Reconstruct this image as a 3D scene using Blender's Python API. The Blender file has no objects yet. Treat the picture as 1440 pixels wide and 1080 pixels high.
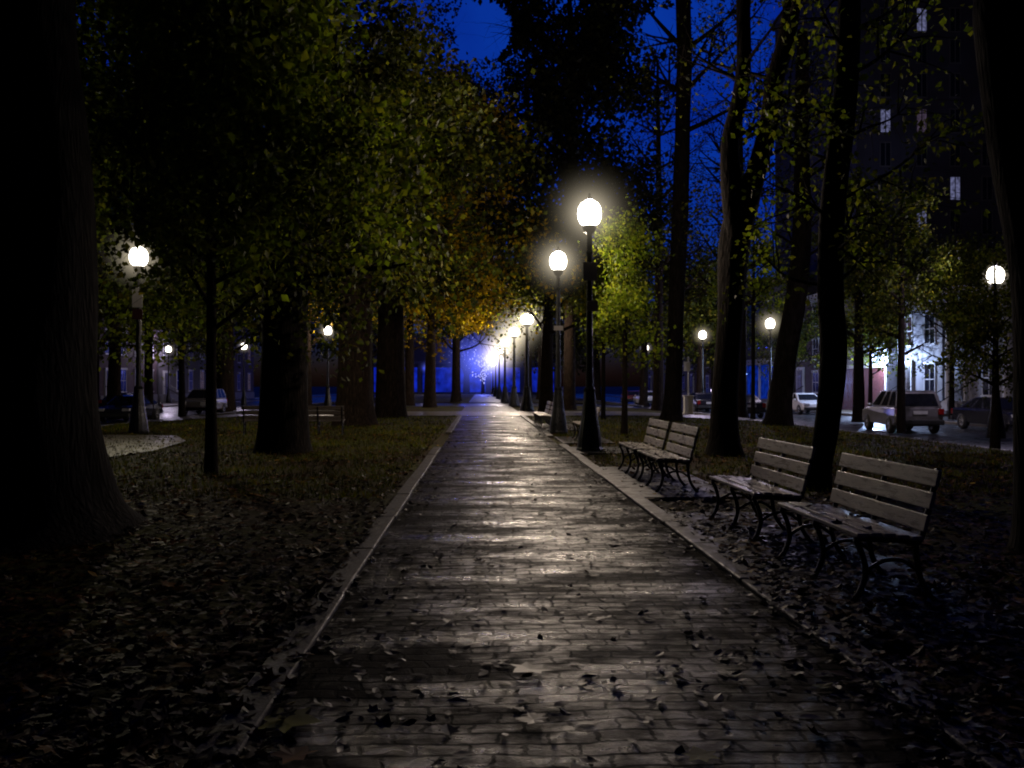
import bpy, bmesh, math, random
import numpy as np
from mathutils import Vector, Matrix, Quaternion, noise
PI = math.pi
scene = bpy.context.scene
col = scene.collection
# ------------------------------------------------------------------ camera
F_PX = 1200.0
YAW = math.atan(43 / 1200.0)
PITCH = math.atan(3 / 1200.0)
CAM = Vector((0, 0, 1.45))
cd = bpy.data.cameras.new('camera'); cam = bpy.data.objects.new('camera', cd); col.objects.link(cam)
cam.location = CAM
cam.rotation_euler = (PI / 2 + PITCH, 0, -YAW)
cd.sensor_width = 36; cd.lens = 30.0; cd.clip_end = 5000; cd.clip_start = 0.05
scene.camera = cam
Rm = cam.rotation_euler.to_matrix()
def ray(px, py):
    return Rm @ Vector(((px - 720) / F_PX, (540 - py) / F_PX, -1))
def P(px, py, D):
    r = ray(px, py); return CAM + r * (D / r.y)
def G(px, py, z=0.0):
    r = ray(px, py); return CAM + r * ((z - CAM.z) / r.z)
def XD(px, D): return P(px, 540, D).x
# ground level across the mall: flat in the middle, falling to the side streets
RX, LX = 14.0, -16.5           # edges of the mall
ROAD = -0.42
def gz(x, y=0):
    if x > 8: return -0.28 * min(1, (x - 8) / 5.5)
    if x < -11: return -0.28 * min(1, (-11 - x) / 5.0)
    return 0.0
# ------------------------------------------------------------------ helpers
def tag(o, label=None, cat=None, group=None, kind=None):
    if label: o['label'] = label
    if cat: o['category'] = cat
    if group: o['group'] = group
    if kind: o['kind'] = kind
    return o
def empty(name, loc=(0, 0, 0), rz=0):
    o = bpy.data.objects.new(name, None); col.objects.link(o)
    o.location = loc; o.rotation_euler = (0, 0, rz); o.empty_display_size = .2
    return o
def link_mesh(name, me, mat, parent=None, smooth=False):
    o = bpy.data.objects.new(name, me); col.objects.link(o)
    if mat: me.materials.append(mat)
    if smooth: me.polygons.foreach_set('use_smooth', [True] * len(me.polygons))
    if parent: o.parent = parent
    return o
def copy_tree(o, parent=None):
    c = o.copy(); col.objects.link(c)
    if parent: c.parent = parent
    for ch in list(o.children): copy_tree(ch, c)
    return c
class MB:
    """collects simple shapes and links them as one mesh object"""
    def __init__(s): s.v = []; s.f = []
    def add(s, vs, fs):
        n = len(s.v); s.v += [tuple(v) for v in vs]; s.f += [tuple(i + n for i in f) for f in fs]
    def box(s, x0, x1, y0, y1, z0, z1, m=None):
        vs = [Vector((x, y, z)) for x in (x0, x1) for y in (y0, y1) for z in (z0, z1)]
        if m: vs = [m @ v for v in vs]
        s.add(vs, [(0, 1, 3, 2), (4, 6, 7, 5), (0, 4, 5, 1), (2, 3, 7, 6), (0, 2, 6, 4), (1, 5, 7, 3)])
    def tube(s, pts, rad, sides=8, cap=True, squash=None):
        pts = [Vector(p) for p in pts]
        if not isinstance(rad, (list, tuple)): rad = [rad] * len(pts)
        rings = []; prev = None
        for i, p in enumerate(pts):
            t = (pts[min(i + 1, len(pts) - 1)] - pts[max(i - 1, 0)])
            t = t.normalized() if t.length > 1e-9 else Vector((0, 0, 1))
            if prev is None:
                a = Vector((1, 0, 0)) if abs(t.x) < .8 else Vector((0, 1, 0))
            else: a = prev
            u = (a - t * a.dot(t)).normalized(); w = t.cross(u); prev = u
            rings.append([p + (u * math.cos(2 * PI * k / sides) + w * math.sin(2 * PI * k / sides)) * rad[i] for k in range(sides)])
        vs = [v for r in rings for v in r]; fs = []
        for i in range(len(pts) - 1):
            for k in range(sides):
                a = i * sides + k; b = i * sides + (k + 1) % sides
                fs.append((a, b, b + sides, a + sides))
        if cap:
            fs.append(tuple(range(sides - 1, -1, -1))); n = (len(pts) - 1) * sides
            fs.append(tuple(range(n, n + sides)))
        s.add(vs, fs)
    def lathe(s, prof, c=(0, 0, 0), sides=16):
        c = Vector(c)
        s.v_n = len(s.v); vs = []
        for r, z in prof:
            vs += [c + Vector((r * math.cos(2 * PI * k / sides), r * math.sin(2 * PI * k / sides), z)) for k in range(sides)]
        fs = []
        for i in range(len(prof) - 1):
            for k in range(sides):
                a = i * sides + k; b = i * sides + (k + 1) % sides
                fs.append((a, b, b + sides, a + sides))
        fs.append(tuple(range(sides - 1, -1, -1))); n = (len(prof) - 1) * sides
        fs.append(tuple(range(n, n + sides)))
        s.add(vs, fs)
    def prism(s, poly, y0, y1):     # polygon in x,z extruded along y
        n = len(poly)
        vs = [(x, y0, z) for x, z in poly] + [(x, y1, z) for x, z in poly]
        fs = [tuple(range(n)), tuple(range(2 * n - 1, n - 1, -1))] + [(i + n, (i + 1) % n + n, (i + 1) % n, i) for i in range(n)]
        s.add(vs, fs)
    def build(s, name, mat, parent=None, smooth=False, bevel=0):
        me = bpy.data.meshes.new(name); me.from_pydata(s.v, [], s.f); me.update()
        bm = bmesh.new(); bm.from_mesh(me); bmesh.ops.recalc_face_normals(bm, faces=bm.faces); bm.to_mesh(me); bm.free()
        o = link_mesh(name, me, mat, parent, smooth)
        if bevel:
            m = o.modifiers.new('bevel', 'BEVEL'); m.width = bevel; m.segments = 2; m.limit_method = 'ANGLE'
        return o
# ------------------------------------------------------------------ materials
def newmat(name):
    m = bpy.data.materials.new(name); m.use_nodes = True
    nt = m.node_tree; nt.nodes.clear()
    out = nt.nodes.new('ShaderNodeOutputMaterial')
    return m, nt, out
def N(nt, t, **kw):
    n = nt.nodes.new(t)
    for k, v in kw.items():
        if k in n.inputs: n.inputs[k].default_value = v
        else: setattr(n, k, v)
    return n
def ramp(nt, fac, stops, interp='LINEAR'):
    r = nt.nodes.new('ShaderNodeValToRGB'); r.color_ramp.interpolation = interp
    e = r.color_ramp.elements
    while len(e) < len(stops): e.new(0.5)
    for i, (p, c) in enumerate(stops):
        e[i].position = p; e[i].color = (c, c, c, 1) if isinstance(c, (int, float)) else (*c, 1)
    nt.links.new(fac, r.inputs[0]); return r
def simple(name, color, rough=.5, metal=0, nscale=8, var=.35, bump=.2, rvar=.15, stretch=(1, 1, 1), coord='Object', bdist=.01):
    m, nt, out = newmat(name); L = nt.links.new
    b = N(nt, 'ShaderNodeBsdfPrincipled', Metallic=metal)
    tc = N(nt, 'ShaderNodeTexCoord'); mp = N(nt, 'ShaderNodeMapping'); mp.inputs['Scale'].default_value = stretch
    L(tc.outputs[coord], mp.inputs[0])
    n = N(nt, 'ShaderNodeTexNoise', Scale=nscale, Detail=6.0, Roughness=.6); L(mp.outputs[0], n.inputs['Vector'])
    c0 = tuple(c * (1 - var) for c in color); c1 = tuple(min(1, c * (1 + var)) for c in color)
    r = ramp(nt, n.outputs[0], [(.3, c0), (.7, c1)]); L(r.outputs[0], b.inputs['Base Color'])
    rr = ramp(nt, n.outputs[0], [(.35, max(.03, rough - rvar)), (.65, min(1, rough + rvar))]); L(rr.outputs[0], b.inputs['Roughness'])
    n2 = N(nt, 'ShaderNodeTexNoise', Scale=nscale * 6, Detail=4.0); L(mp.outputs[0], n2.inputs['Vector'])
    bp = N(nt, 'ShaderNodeBump', Strength=bump, Distance=bdist); L(n2.outputs[0], bp.inputs['Height']); L(bp.outputs[0], b.inputs['Normal'])
    L(b.outputs[0], out.inputs[0]); return m
def emis(name, color, strength, nscale=0):
    m, nt, out = newmat(name); L = nt.links.new
    e = N(nt, 'ShaderNodeEmission', Strength=strength); e.inputs[0].default_value = (*color, 1)
    if nscale:
        tc = N(nt, 'ShaderNodeTexCoord'); n = N(nt, 'ShaderNodeTexNoise', Scale=nscale, Detail=3.0); L(tc.outputs['Object'], n.inputs['Vector'])
        r = ramp(nt, n.outputs[0], [(.3, tuple(c * .15 for c in color)), (.7, color)]); L(r.outputs[0], e.inputs[0])
    L(e.outputs[0], out.inputs[0]); return m
def leafmat(name, stops, trans=.5, rough=.6, dark=1.0, clump=.9, spec=.25):
    m, nt, out = newmat(name); L = nt.links.new
    g = N(nt, 'ShaderNodeNewGeometry')
    r0 = ramp(nt, g.outputs['Random Per Island'], [(p, tuple(x * dark for x in c)) for p, c in stops])
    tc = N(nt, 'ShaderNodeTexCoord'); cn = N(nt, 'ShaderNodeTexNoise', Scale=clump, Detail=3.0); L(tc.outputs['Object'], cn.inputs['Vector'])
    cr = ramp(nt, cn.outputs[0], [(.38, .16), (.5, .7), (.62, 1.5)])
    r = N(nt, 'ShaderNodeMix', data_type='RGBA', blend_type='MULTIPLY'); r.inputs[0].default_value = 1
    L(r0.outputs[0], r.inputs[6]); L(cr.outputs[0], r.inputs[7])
    b = N(nt, 'ShaderNodeBsdfPrincipled', Roughness=rough); b.inputs['Specular IOR Level'].default_value = spec; L(r.outputs[2], b.inputs['Base Color'])
    t = N(nt, 'ShaderNodeBsdfTranslucent'); L(r.outputs[2], t.inputs[0])
    mx = N(nt, 'ShaderNodeMixShader'); mx.inputs[0].default_value = trans
    L(b.outputs[0], mx.inputs[1]); L(t.outputs[0], mx.inputs[2]); L(mx.outputs[0], out.inputs[0])
    return m
def barkmat(name, c, scale=1.0):
    m, nt, out = newmat(name); L = nt.links.new
    b = N(nt, 'ShaderNodeBsdfPrincipled', Roughness=.9); b.inputs['Specular IOR Level'].default_value = .06
    tc = N(nt, 'ShaderNodeTexCoord'); mp = N(nt, 'ShaderNodeMapping'); mp.inputs['Scale'].default_value = (9 * scale, 9 * scale, 1.6 * scale)
    L(tc.outputs['Object'], mp.inputs[0])
    v = N(nt, 'ShaderNodeTexVoronoi', Scale=1.6, feature='DISTANCE_TO_EDGE'); 
    n = N(nt, 'ShaderNodeTexNoise', Scale=1.2, Detail=6.0, Distortion=.6); L(mp.outputs[0], n.inputs['Vector'])
    ad = N(nt, 'ShaderNodeVectorMath', operation='ADD'); L(mp.outputs[0], ad.inputs[0]); L(n.outputs[1], ad.inputs[1]); L(ad.outputs[0], v.inputs['Vector'])
    mu = N(nt, 'ShaderNodeMath', operation='MULTIPLY_ADD'); L(v.outputs[0], mu.inputs[0]); mu.inputs[1].default_value = 1.3; L(n.outputs[0], mu.inputs[2])
    r = ramp(nt, mu.outputs[0], [(.35, tuple(x * .3 for x in c)), (.8, c), (1.0, tuple(x * 1.5 for x in c))]); L(r.outputs[0], b.inputs['Base Color'])
    bp = N(nt, 'ShaderNodeBump', Strength=.9, Distance=.02); L(mu.outputs[0], bp.inputs['Height']); L(bp.outputs[0], b.inputs['Normal'])
    L(b.outputs[0], out.inputs[0]); return m
M = {}
M['bark'] = barkmat('elm_bark', (.013, .0105, .009))
M['bark_far'] = barkmat('far_bark', (.022, .015, .011))
M['bark_thin'] = barkmat('thin_bark', (.016, .012, .01), 2.5)
GREEN = [(0, (.03, .042, .003)), (.45, (.07, .092, .006)), (.8, (.125, .145, .009)), (1, (.22, .185, .012))]
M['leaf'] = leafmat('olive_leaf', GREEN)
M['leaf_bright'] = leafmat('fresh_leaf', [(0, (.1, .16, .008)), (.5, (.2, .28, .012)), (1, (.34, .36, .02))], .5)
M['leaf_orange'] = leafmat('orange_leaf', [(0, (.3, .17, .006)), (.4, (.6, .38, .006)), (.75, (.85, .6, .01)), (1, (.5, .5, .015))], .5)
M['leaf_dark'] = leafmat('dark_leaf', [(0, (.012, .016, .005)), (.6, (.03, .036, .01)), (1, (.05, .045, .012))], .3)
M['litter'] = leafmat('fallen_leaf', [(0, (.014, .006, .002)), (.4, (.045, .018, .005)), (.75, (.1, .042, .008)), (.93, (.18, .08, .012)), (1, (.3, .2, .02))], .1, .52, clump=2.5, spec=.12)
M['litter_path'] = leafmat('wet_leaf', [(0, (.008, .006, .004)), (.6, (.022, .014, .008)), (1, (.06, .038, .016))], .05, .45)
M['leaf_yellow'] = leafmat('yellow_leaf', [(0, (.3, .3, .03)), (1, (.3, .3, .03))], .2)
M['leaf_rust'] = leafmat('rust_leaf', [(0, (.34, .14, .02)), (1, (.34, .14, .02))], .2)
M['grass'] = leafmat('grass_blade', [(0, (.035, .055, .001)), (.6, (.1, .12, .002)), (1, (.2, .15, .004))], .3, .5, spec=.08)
M['iron'] = simple('black_iron', (.012, .012, .014), .35, .3, 20, .3, .2, .1)
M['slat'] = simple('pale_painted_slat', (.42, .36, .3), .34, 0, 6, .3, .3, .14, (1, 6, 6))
M['slat_shaded'] = simple('shaded_slat', (.13, .11, .1), .3, 0, 6, .3, .3, .14, (1, 6, 6))  # pale slat repeated with shade painted into its colour, for the left benches
M['kerb'] = simple('kerb_granite', (.05, .042, .035), .55, 0, 9, .4, .5, .15)
M['pad'] = simple('pad_paving', (.03, .026, .025), .5, 0, 5, .4, .5, .15)
M['cross'] = simple('crosswalk_concrete', (.13, .115, .1), .45, 0, 1.5, .35, .3, .2)
M['sign_white'] = simple('white_sign', (.75, .73, .68), .5, 0, 5, .05, .05)
M['sign_grey'] = simple('grey_sign', (.22, .2, .2), .5, 0, 5, .1, .05)
M['asphalt'] = simple('wet_asphalt', (.025, .025, .028), .4, 0, 1.2, .3, .5, .2)
M['ground'] = simple('far_ground', (.03, .03, .028), .8, 0, .5, .3, .2, .1)
M['kerb_road'] = simple('road_kerb', (.2, .19, .18), .5, 0, 4, .3, .3)
M['paving_side'] = simple('side_paving', (.08, .065, .045), .45, 0, 2, .3, .3, .15)
M['brick'] = simple('dark_brick', (.06, .035, .04), .8, 0, 3, .3, .3)
M['stone'] = simple('grey_stone', (.17, .165, .18), .7, 0, 2, .2, .3)
M['stone_dark'] = simple('dark_stone', (.1, .09, .1), .8, 0, 2, .25, .3)
M['tower'] = simple('tower_wall', (.05, .045, .07), .8, 0, .8, .2, .1)
M['trim'] = simple('white_trim', (.42, .41, .42), .5, 0, 4, .1, .1)
M['door_red'] = simple('red_door', (.07, .022, .02), .4, 0, 6, .2, .1)
M['door_dark'] = simple('dark_door', (.03, .02, .02), .4, 0, 6, .2, .1)
M['rubber'] = simple('tyre_rubber', (.015, .015, .016), .7, 0, 20, .2, .2)
M['rim'] = simple('wheel_rim', (.4, .4, .42), .25, .8, 10, .1, .05)
M['paint_silver'] = simple('silver_paint', (.28, .265, .27), .2, .45, 3, .06, .02, .04)
M['paint_dark'] = simple('dark_paint', (.03, .03, .045), .15, .3, 3, .1, .02, .04)
M['paint_maroon'] = simple('maroon_paint', (.12, .025, .03), .18, .3, 3, .1, .02, .04)
M['paint_white'] = simple('white_paint', (.65, .63, .62), .22, 0, 3, .06, .02, .04)
M['car_glass'] = simple('car_glass', (.012, .013, .018), .08, 0, 3, .1, .0, .03)
M['tail'] = simple('tail_lamp', (.25, .01, .01), .2, 0, 8, .1, .05)
M['head'] = simple('head_lamp', (.7, .7, .75), .1, .3, 8, .1, .05)
M['plate'] = simple('number_plate', (.6, .6, .6), .4, 0, 8, .05, .02)
M['glass_dark'] = simple('window_glass', (.012, .014, .025), .1, 0, 2, .2, .0, .05)
M['win_lit'] = emis('lit_window', (.4, .42, .8), .35, 3)
M['win_warm'] = emis('warm_window', (.5, .35, .6), .12, 3)
M['blue_glass'] = emis('blue_lit_glass', (.01, .035, .75), .6, .6)
M['blue_glass_near'] = emis('blue_shop_glass', (.008, .05, .6), .5, 1.5)
M['led'] = emis('led_bulb', (.3, .45, 1), 6)
M['blue_led'] = emis('blue_led_bulb', (.4, .42, 1), 1.2)
def lampglass():
    m, nt, out = newmat('lit_globe_glass'); L = nt.links.new
    e = N(nt, 'ShaderNodeEmission', Strength=5.0); e.inputs[0].default_value = (1, .93, .78, 1)
    tc = N(nt, 'ShaderNodeTexCoord'); n = N(nt, 'ShaderNodeTexNoise', Scale=6.0); L(tc.outputs['Object'], n.inputs['Vector'])
    mm = N(nt, 'ShaderNodeMath', operation='MULTIPLY_ADD'); L(n.outputs[0], mm.inputs[0]); mm.inputs[1].default_value = 3; mm.inputs[2].default_value = 3; L(mm.outputs[0], e.inputs[1])
    t = N(nt, 'ShaderNodeBsdfTransparent'); a = N(nt, 'ShaderNodeAddShader')
    L(e.outputs[0], a.inputs[0]); L(t.outputs[0], a.inputs[1]); L(a.outputs[0], out.inputs[0]); return m
M['globe'] = lampglass(); M['cold_globe'] = lampglass(); M['cold_globe'].node_tree.nodes['Emission'].inputs[0].default_value = (.5, .65, 1, 1)
PXL0, PXR0 = -.92, 1.86
def pathmat():
    m, nt, out = newmat('wet_brick_path'); L = nt.links.new
    b = N(nt, 'ShaderNodeBsdfPrincipled')
    tc = N(nt, 'ShaderNodeTexCoord')
    dn = N(nt, 'ShaderNodeTexNoise', Scale=1.5, Detail=5.0, Roughness=.65); L(tc.outputs['Object'], dn.inputs['Vector'])
    md = N(nt, 'ShaderNodeVectorMath', operation='MULTIPLY_ADD'); L(dn.outputs[1], md.inputs[0]); md.inputs[1].default_value = (.3, .16, 0); L(tc.outputs['Object'], md.inputs[2])
    br = N(nt, 'ShaderNodeTexBrick', Scale=1.0); br.inputs['Brick Width'].default_value = .21; br.inputs['Row Height'].default_value = .105
    br.inputs['Mortar Size'].default_value = .012; br.inputs['Mortar Smooth'].default_value = .6; br.inputs['Bias'].default_value = 0
    br.inputs['Color1'].default_value = (.02, .015, .011, 1); br.inputs['Color2'].default_value = (.012, .009, .008, 1); br.inputs['Mortar'].default_value = (.003, .003, .003, 1)
    L(md.outputs[0], br.inputs['Vector'])
    mp = N(nt, 'ShaderNodeMapping'); mp.inputs['Scale'].default_value = (.55, 1.5, 1); L(tc.outputs['Object'], mp.inputs[0])
    wn = N(nt, 'ShaderNodeTexNoise', Scale=1.3, Detail=5.0, Roughness=.62); L(mp.outputs[0], wn.inputs['Vector'])
    n3 = N(nt, 'ShaderNodeTexNoise', Scale=75.0, Detail=6.0, Roughness=.75); L(tc.outputs['Object'], n3.inputs['Vector'])
    vo = N(nt, 'ShaderNodeTexNoise', Scale=12.0, Detail=3.0); L(md.outputs[0], vo.inputs['Vector'])
    mp2 = N(nt, 'ShaderNodeMapping'); mp2.inputs['Scale'].default_value = (3.0, 6, 1); L(md.outputs[0], mp2.inputs[0])
    wn2 = N(nt, 'ShaderNodeTexNoise', Scale=1.6, Detail=6.0, Roughness=.7); L(mp2.outputs[0], wn2.inputs['Vector'])
    wm = N(nt, 'ShaderNodeMath', operation='MULTIPLY_ADD'); L(wn2.outputs[0], wm.inputs[0]); wm.inputs[1].default_value = .55; L(wn.outputs[0], wm.inputs[2])
    wm2 = N(nt, 'ShaderNodeMath', operation='MULTIPLY_ADD'); L(br.outputs['Fac'], wm2.inputs[0]); wm2.inputs[1].default_value = -.08; L(wm.outputs[0], wm2.inputs[2])
    wet = ramp(nt, wm2.outputs[0], [(.7, .6), (.82, .36), (.95, .17)])
    sp_ = ramp(nt, wm2.outputs[0], [(.66, .035), (.8, .12), (.88, .3), (.98, .75)]); 
    sx_ = N(nt, 'ShaderNodeSeparateXYZ'); L(md.outputs[0], sx_.inputs[0])
    ex = ramp(nt, sx_.outputs[0], [(0, 1), (1, 1)]); e_ = ex.color_ramp.elements      # specular level falls off towards the kerbs
    mpx = N(nt, 'ShaderNodeMapRange'); L(sx_.outputs[0], mpx.inputs[0]); mpx.inputs[1].default_value = PXL0; mpx.inputs[2].default_value = PXR0
    L(mpx.outputs[0], ex.inputs[0]); e_[0].color = (.12, .12, .12, 1); e_[1].color = (.12, .12, .12, 1)
    for q, c in ((.3, .38), (.5, 1.0), (.78, 1.0)):
        n_ = ex.color_ramp.elements.new(q); n_.color = (c, c, c, 1)
    ml = N(nt, 'ShaderNodeMath', operation='MULTIPLY'); L(sp_.outputs[0], ml.inputs[0]); L(ex.outputs[0], ml.inputs[1]); L(ml.outputs[0], b.inputs['Specular IOR Level'])
    L(wet.outputs[0], b.inputs['Roughness'])
    mc = N(nt, 'ShaderNodeMix', data_type='RGBA', blend_type='MULTIPLY'); mc.inputs[0].default_value = .6
    L(br.outputs['Color'], mc.inputs[6]); cr = ramp(nt, vo.outputs[0], [(.3, .4), (.7, 1.6)]); L(cr.outputs[0], mc.inputs[7]); L(mc.outputs[2], b.inputs['Base Color'])
    # height: bricks up, mortar down, each brick its own tilt, grit on top
    h1 = N(nt, 'ShaderNodeMath', operation='MULTIPLY_ADD'); L(br.outputs['Fac'], h1.inputs[0]); h1.inputs[1].default_value = -.7
    h2 = N(nt, 'ShaderNodeMath', operation='MULTIPLY_ADD'); L(vo.outputs[0], h2.inputs[0]); h2.inputs[1].default_value = 2.2
    gr = N(nt, 'ShaderNodeMath', operation='MULTIPLY'); L(n3.outputs[0], gr.inputs[0]); gr.inputs[1].default_value = 1.5
    L(gr.outputs[0], h2.inputs[2]); L(h2.outputs[0], h1.inputs[2])
    bp = N(nt, 'ShaderNodeBump', Distance=.0045); L(h1.outputs[0], bp.inputs['Height'])
    bs = ramp(nt, wn.outputs[0], [(.4, 1.0), (.62, .6)]); L(bs.outputs[0], bp.inputs['Strength'])
    L(bp.outputs[0], b.inputs['Normal']); 
    L(b.outputs[0], out.inputs[0]); return m
M['path'] = pathmat()
def lawnmat():
    m, nt, out = newmat('lawn_soil'); L = nt.links.new
    b = N(nt, 'ShaderNodeBsdfPrincipled', Roughness=.8); b.inputs['Specular IOR Level'].default_value = .08
    tc = N(nt, 'ShaderNodeTexCoord')
    n = N(nt, 'ShaderNodeTexNoise', Scale=.45, Detail=5.0); L(tc.outputs['Object'], n.inputs['Vector'])
    n2 = N(nt, 'ShaderNodeTexNoise', Scale=14.0, Detail=6.0); L(tc.outputs['Object'], n2.inputs['Vector'])
    r = ramp(nt, n.outputs[0], [(.35, (.035, .017, .005)), (.55, (.045, .045, .003)), (.75, (.075, .08, .004))])
    r2 = ramp(nt, n2.outputs[0], [(.3, .3), (.7, 1.5)])
    mc = N(nt, 'ShaderNodeMix', data_type='RGBA', blend_type='MULTIPLY'); mc.inputs[0].default_value = .8
    L(r.outputs[0], mc.inputs[6]); L(r2.outputs[0], mc.inputs[7]); L(mc.outputs[2], b.inputs['Base Color'])
    bp = N(nt, 'ShaderNodeBump', Strength=.8, Distance=.04); L(n2.outputs[0], bp.inputs['Height']); L(bp.outputs[0], b.inputs['Normal'])
    L(b.outputs[0], out.inputs[0]); return m
M['lawn'] = lawnmat()
# ------------------------------------------------------------------ world: last blue of dusk
w = bpy.data.worlds.new('World'); scene.world = w; w.use_nodes = True
nt = w.node_tree; nt.nodes.clear()
wo = nt.nodes.new('ShaderNodeOutputWorld'); bg = nt.nodes.new('ShaderNodeBackground')
sk = nt.nodes.new('ShaderNodeTexSky'); sk.sky_type = 'NISHITA'; sk.sun_disc = False
SUN_EL, SUN_ROT = math.radians(1.0), math.radians(200)
sk.sun_elevation = SUN_EL; sk.sun_rotation = SUN_ROT; sk.ozone_density = 6.0
tint = nt.nodes.new('ShaderNodeMix'); tint.data_type = 'RGBA'; tint.blend_type = 'MULTIPLY'; tint.inputs[0].default_value = 1
nt.links.new(sk.outputs[0], tint.inputs[6]); tint.inputs[7].default_value = (.34, .4, 1.0, 1)
tcw = nt.nodes.new('ShaderNodeTexCoord'); sxyz = nt.nodes.new('ShaderNodeSeparateXYZ'); nt.links.new(tcw.outputs['Generated'], sxyz.inputs[0])
dusk = ramp(nt, sxyz.outputs[1], [(.0, .03), (.45, .12), (.85, 1.0)])          # sky dimmed behind the camera to cut its blue light on the ground
cln = nt.nodes.new('ShaderNodeTexNoise'); cln.inputs['Scale'].default_value = 5; cln.inputs['Detail'].default_value = 6; nt.links.new(tcw.outputs['Generated'], cln.inputs[0])
clr = ramp(nt, cln.outputs[0], [(.35, (.55, .5, .75)), (.65, (1.3, 1.25, 1.1))])
g1_ = nt.nodes.new('ShaderNodeMix'); g1_.data_type = 'RGBA'; g1_.blend_type = 'MULTIPLY'; g1_.inputs[0].default_value = 1
g2_ = nt.nodes.new('ShaderNodeMix'); g2_.data_type = 'RGBA'; g2_.blend_type = 'MULTIPLY'; g2_.inputs[0].default_value = 1
nt.links.new(tint.outputs[2], g1_.inputs[6]); nt.links.new(dusk.outputs[0], g1_.inputs[7])
nt.links.new(g1_.outputs[2], g2_.inputs[6]); nt.links.new(clr.outputs[0], g2_.inputs[7])
nt.links.new(g2_.outputs[2], bg.inputs[0]); bg.inputs[1].default_value = .34
nt.links.new(bg.outputs[0], wo.inputs[0])
sd = bpy.data.lights.new('sun', 'SUN'); sd.energy = .003; sd.angle = math.radians(10); sd.color = (.5, .6, 1)
so = bpy.data.objects.new('sun', sd); col.objects.link(so); so.rotation_euler = (math.radians(60), 0, math.radians(200))
scene.cycles.filter_width = 2.0
scene.view_settings.view_transform = 'Standard'; scene.view_settings.look = 'None'; scene.view_settings.exposure = 0
# ------------------------------------------------------------------ ground
def grid_obj(name, xs, ys, zf, mat, kind='structure', smooth=True):
    nx, ny = len(xs), len(ys)
    v = [(x, y, zf(x, y)) for y in ys for x in xs]
    f = [(j * nx + i, j * nx + i + 1, (j + 1) * nx + i + 1, (j + 1) * nx + i) for j in range(ny - 1) for i in range(nx - 1)]
    me = bpy.data.meshes.new(name); me.from_pydata(v, [], f); me.update()
    o = link_mesh(name, me, mat, None, smooth); o['kind'] = kind; return o
def nz(x, y, s, k=0): return noise.noise(Vector((x * s, y * s, k)))
mb = MB(); mb.add([(-1500, -300, -.6), (1500, -300, -.6), (1500, 3000, -.6), (-1500, 3000, -.6)], [(0, 1, 2, 3)])
tag(mb.build('ground', M['ground']), kind='structure')
def lawn_z(x, y): 
    e = min(1, max(0, max(-1.0 - x, x - 2.2)) / .8)
    return gz(x) + e * (.03 * nz(x, y, .5) + .018 * nz(x, y, 2.3, 5)) - (0.012 if -1.1 < x < 2.3 else 0)
xs = list(np.unique(np.concatenate([np.arange(LX, -6, .7), np.arange(-6, 8, .25), np.arange(8, RX + .01, .6), [RX]])))
ys = list(np.concatenate([np.arange(-14, 30, .3), np.arange(30, 62.01, 1.0)]))
grid_obj('lawn', xs, ys, lawn_z, M['lawn'])
grid_obj('far_lawn', list(np.linspace(LX, RX, 30)), list(np.linspace(74, 190, 40)), lambda x, y: gz(x) + .02 * nz(x, y, .3), M['lawn'])
PXL, PXR = -.92, 1.86
def path_z(x, y): return .03 + .006 * nz(x, y, 1.1) + .0035 * nz(x * .7, y * 2.6, 1.6, 3)
grid_obj('path', list(np.linspace(PXL, PXR, 40)), list(np.concatenate([np.arange(-6, 16, .06), np.arange(16, 41, .2)])), path_z, M['path'])
grid_obj('path', list(np.linspace(PXL - .2, PXR + .2, 20)), list(np.arange(48, 62, .5)), path_z, M['pad'])
grid_obj('path', list(np.linspace(PXL - .2, PXR + .2, 20)), list(np.arange(74, 188, 1.0)), path_z, M['pad'])
grid_obj('cross_path', list(np.linspace(LX, RX, 50)), list(np.linspace(41, 48, 12)), lambda x, y: gz(x) + .035, M['cross'])
grid_obj('cross_street', list(np.linspace(-120, 120, 60)), list(np.linspace(62, 74, 6)), lambda x, y: gz(x) * 1.2 - .04, M['asphalt'])
grid_obj('road_right', [RX + .15, 18, 23.0], list(np.linspace(-30, 260, 30)), lambda x, y: ROAD, M['asphalt'])
grid_obj('road_left', [-28, -22, LX - .15], list(np.linspace(-30, 260, 30)), lambda x, y: ROAD, M['asphalt'])
# kerb between lawn and side roads, pavements beyond the roads
for name, x0, x1, z1 in (('road_kerb_right', RX, RX + .16, -.26), ('road_kerb_left', LX - .16, LX, -.26)):
    k = MB(); k.box(x0, x1, -30, 61.9, -.6, z1); k.box(x0, x1, 74.1, 190, -.6, z1); tag(k.build(name, M['kerb_road'], bevel=.015), kind='structure')
for name, x0, x1 in (('pavement_right', 23.0, 27.5), ('pavement_left', -33, -28)):
    k = MB(); k.box(x0, x1, -30, 61.9, -.6, -.27); k.box(x0, x1, 74.1, 200, -.6, -.27); tag(k.build(name, M['paving_side'], bevel=.02), kind='structure')
# side paving beside the left lamp
pts = [G(60, 652), G(155, 645), G(215, 636), G(262, 622), G(248, 614), G(160, 613), G(60, 613)]
k = MB(); k.add([(p.x, p.y, .036) for p in pts], [tuple(range(len(pts)))]); tag(k.build('side_path', M['paving_side']), kind='structure')
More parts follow.
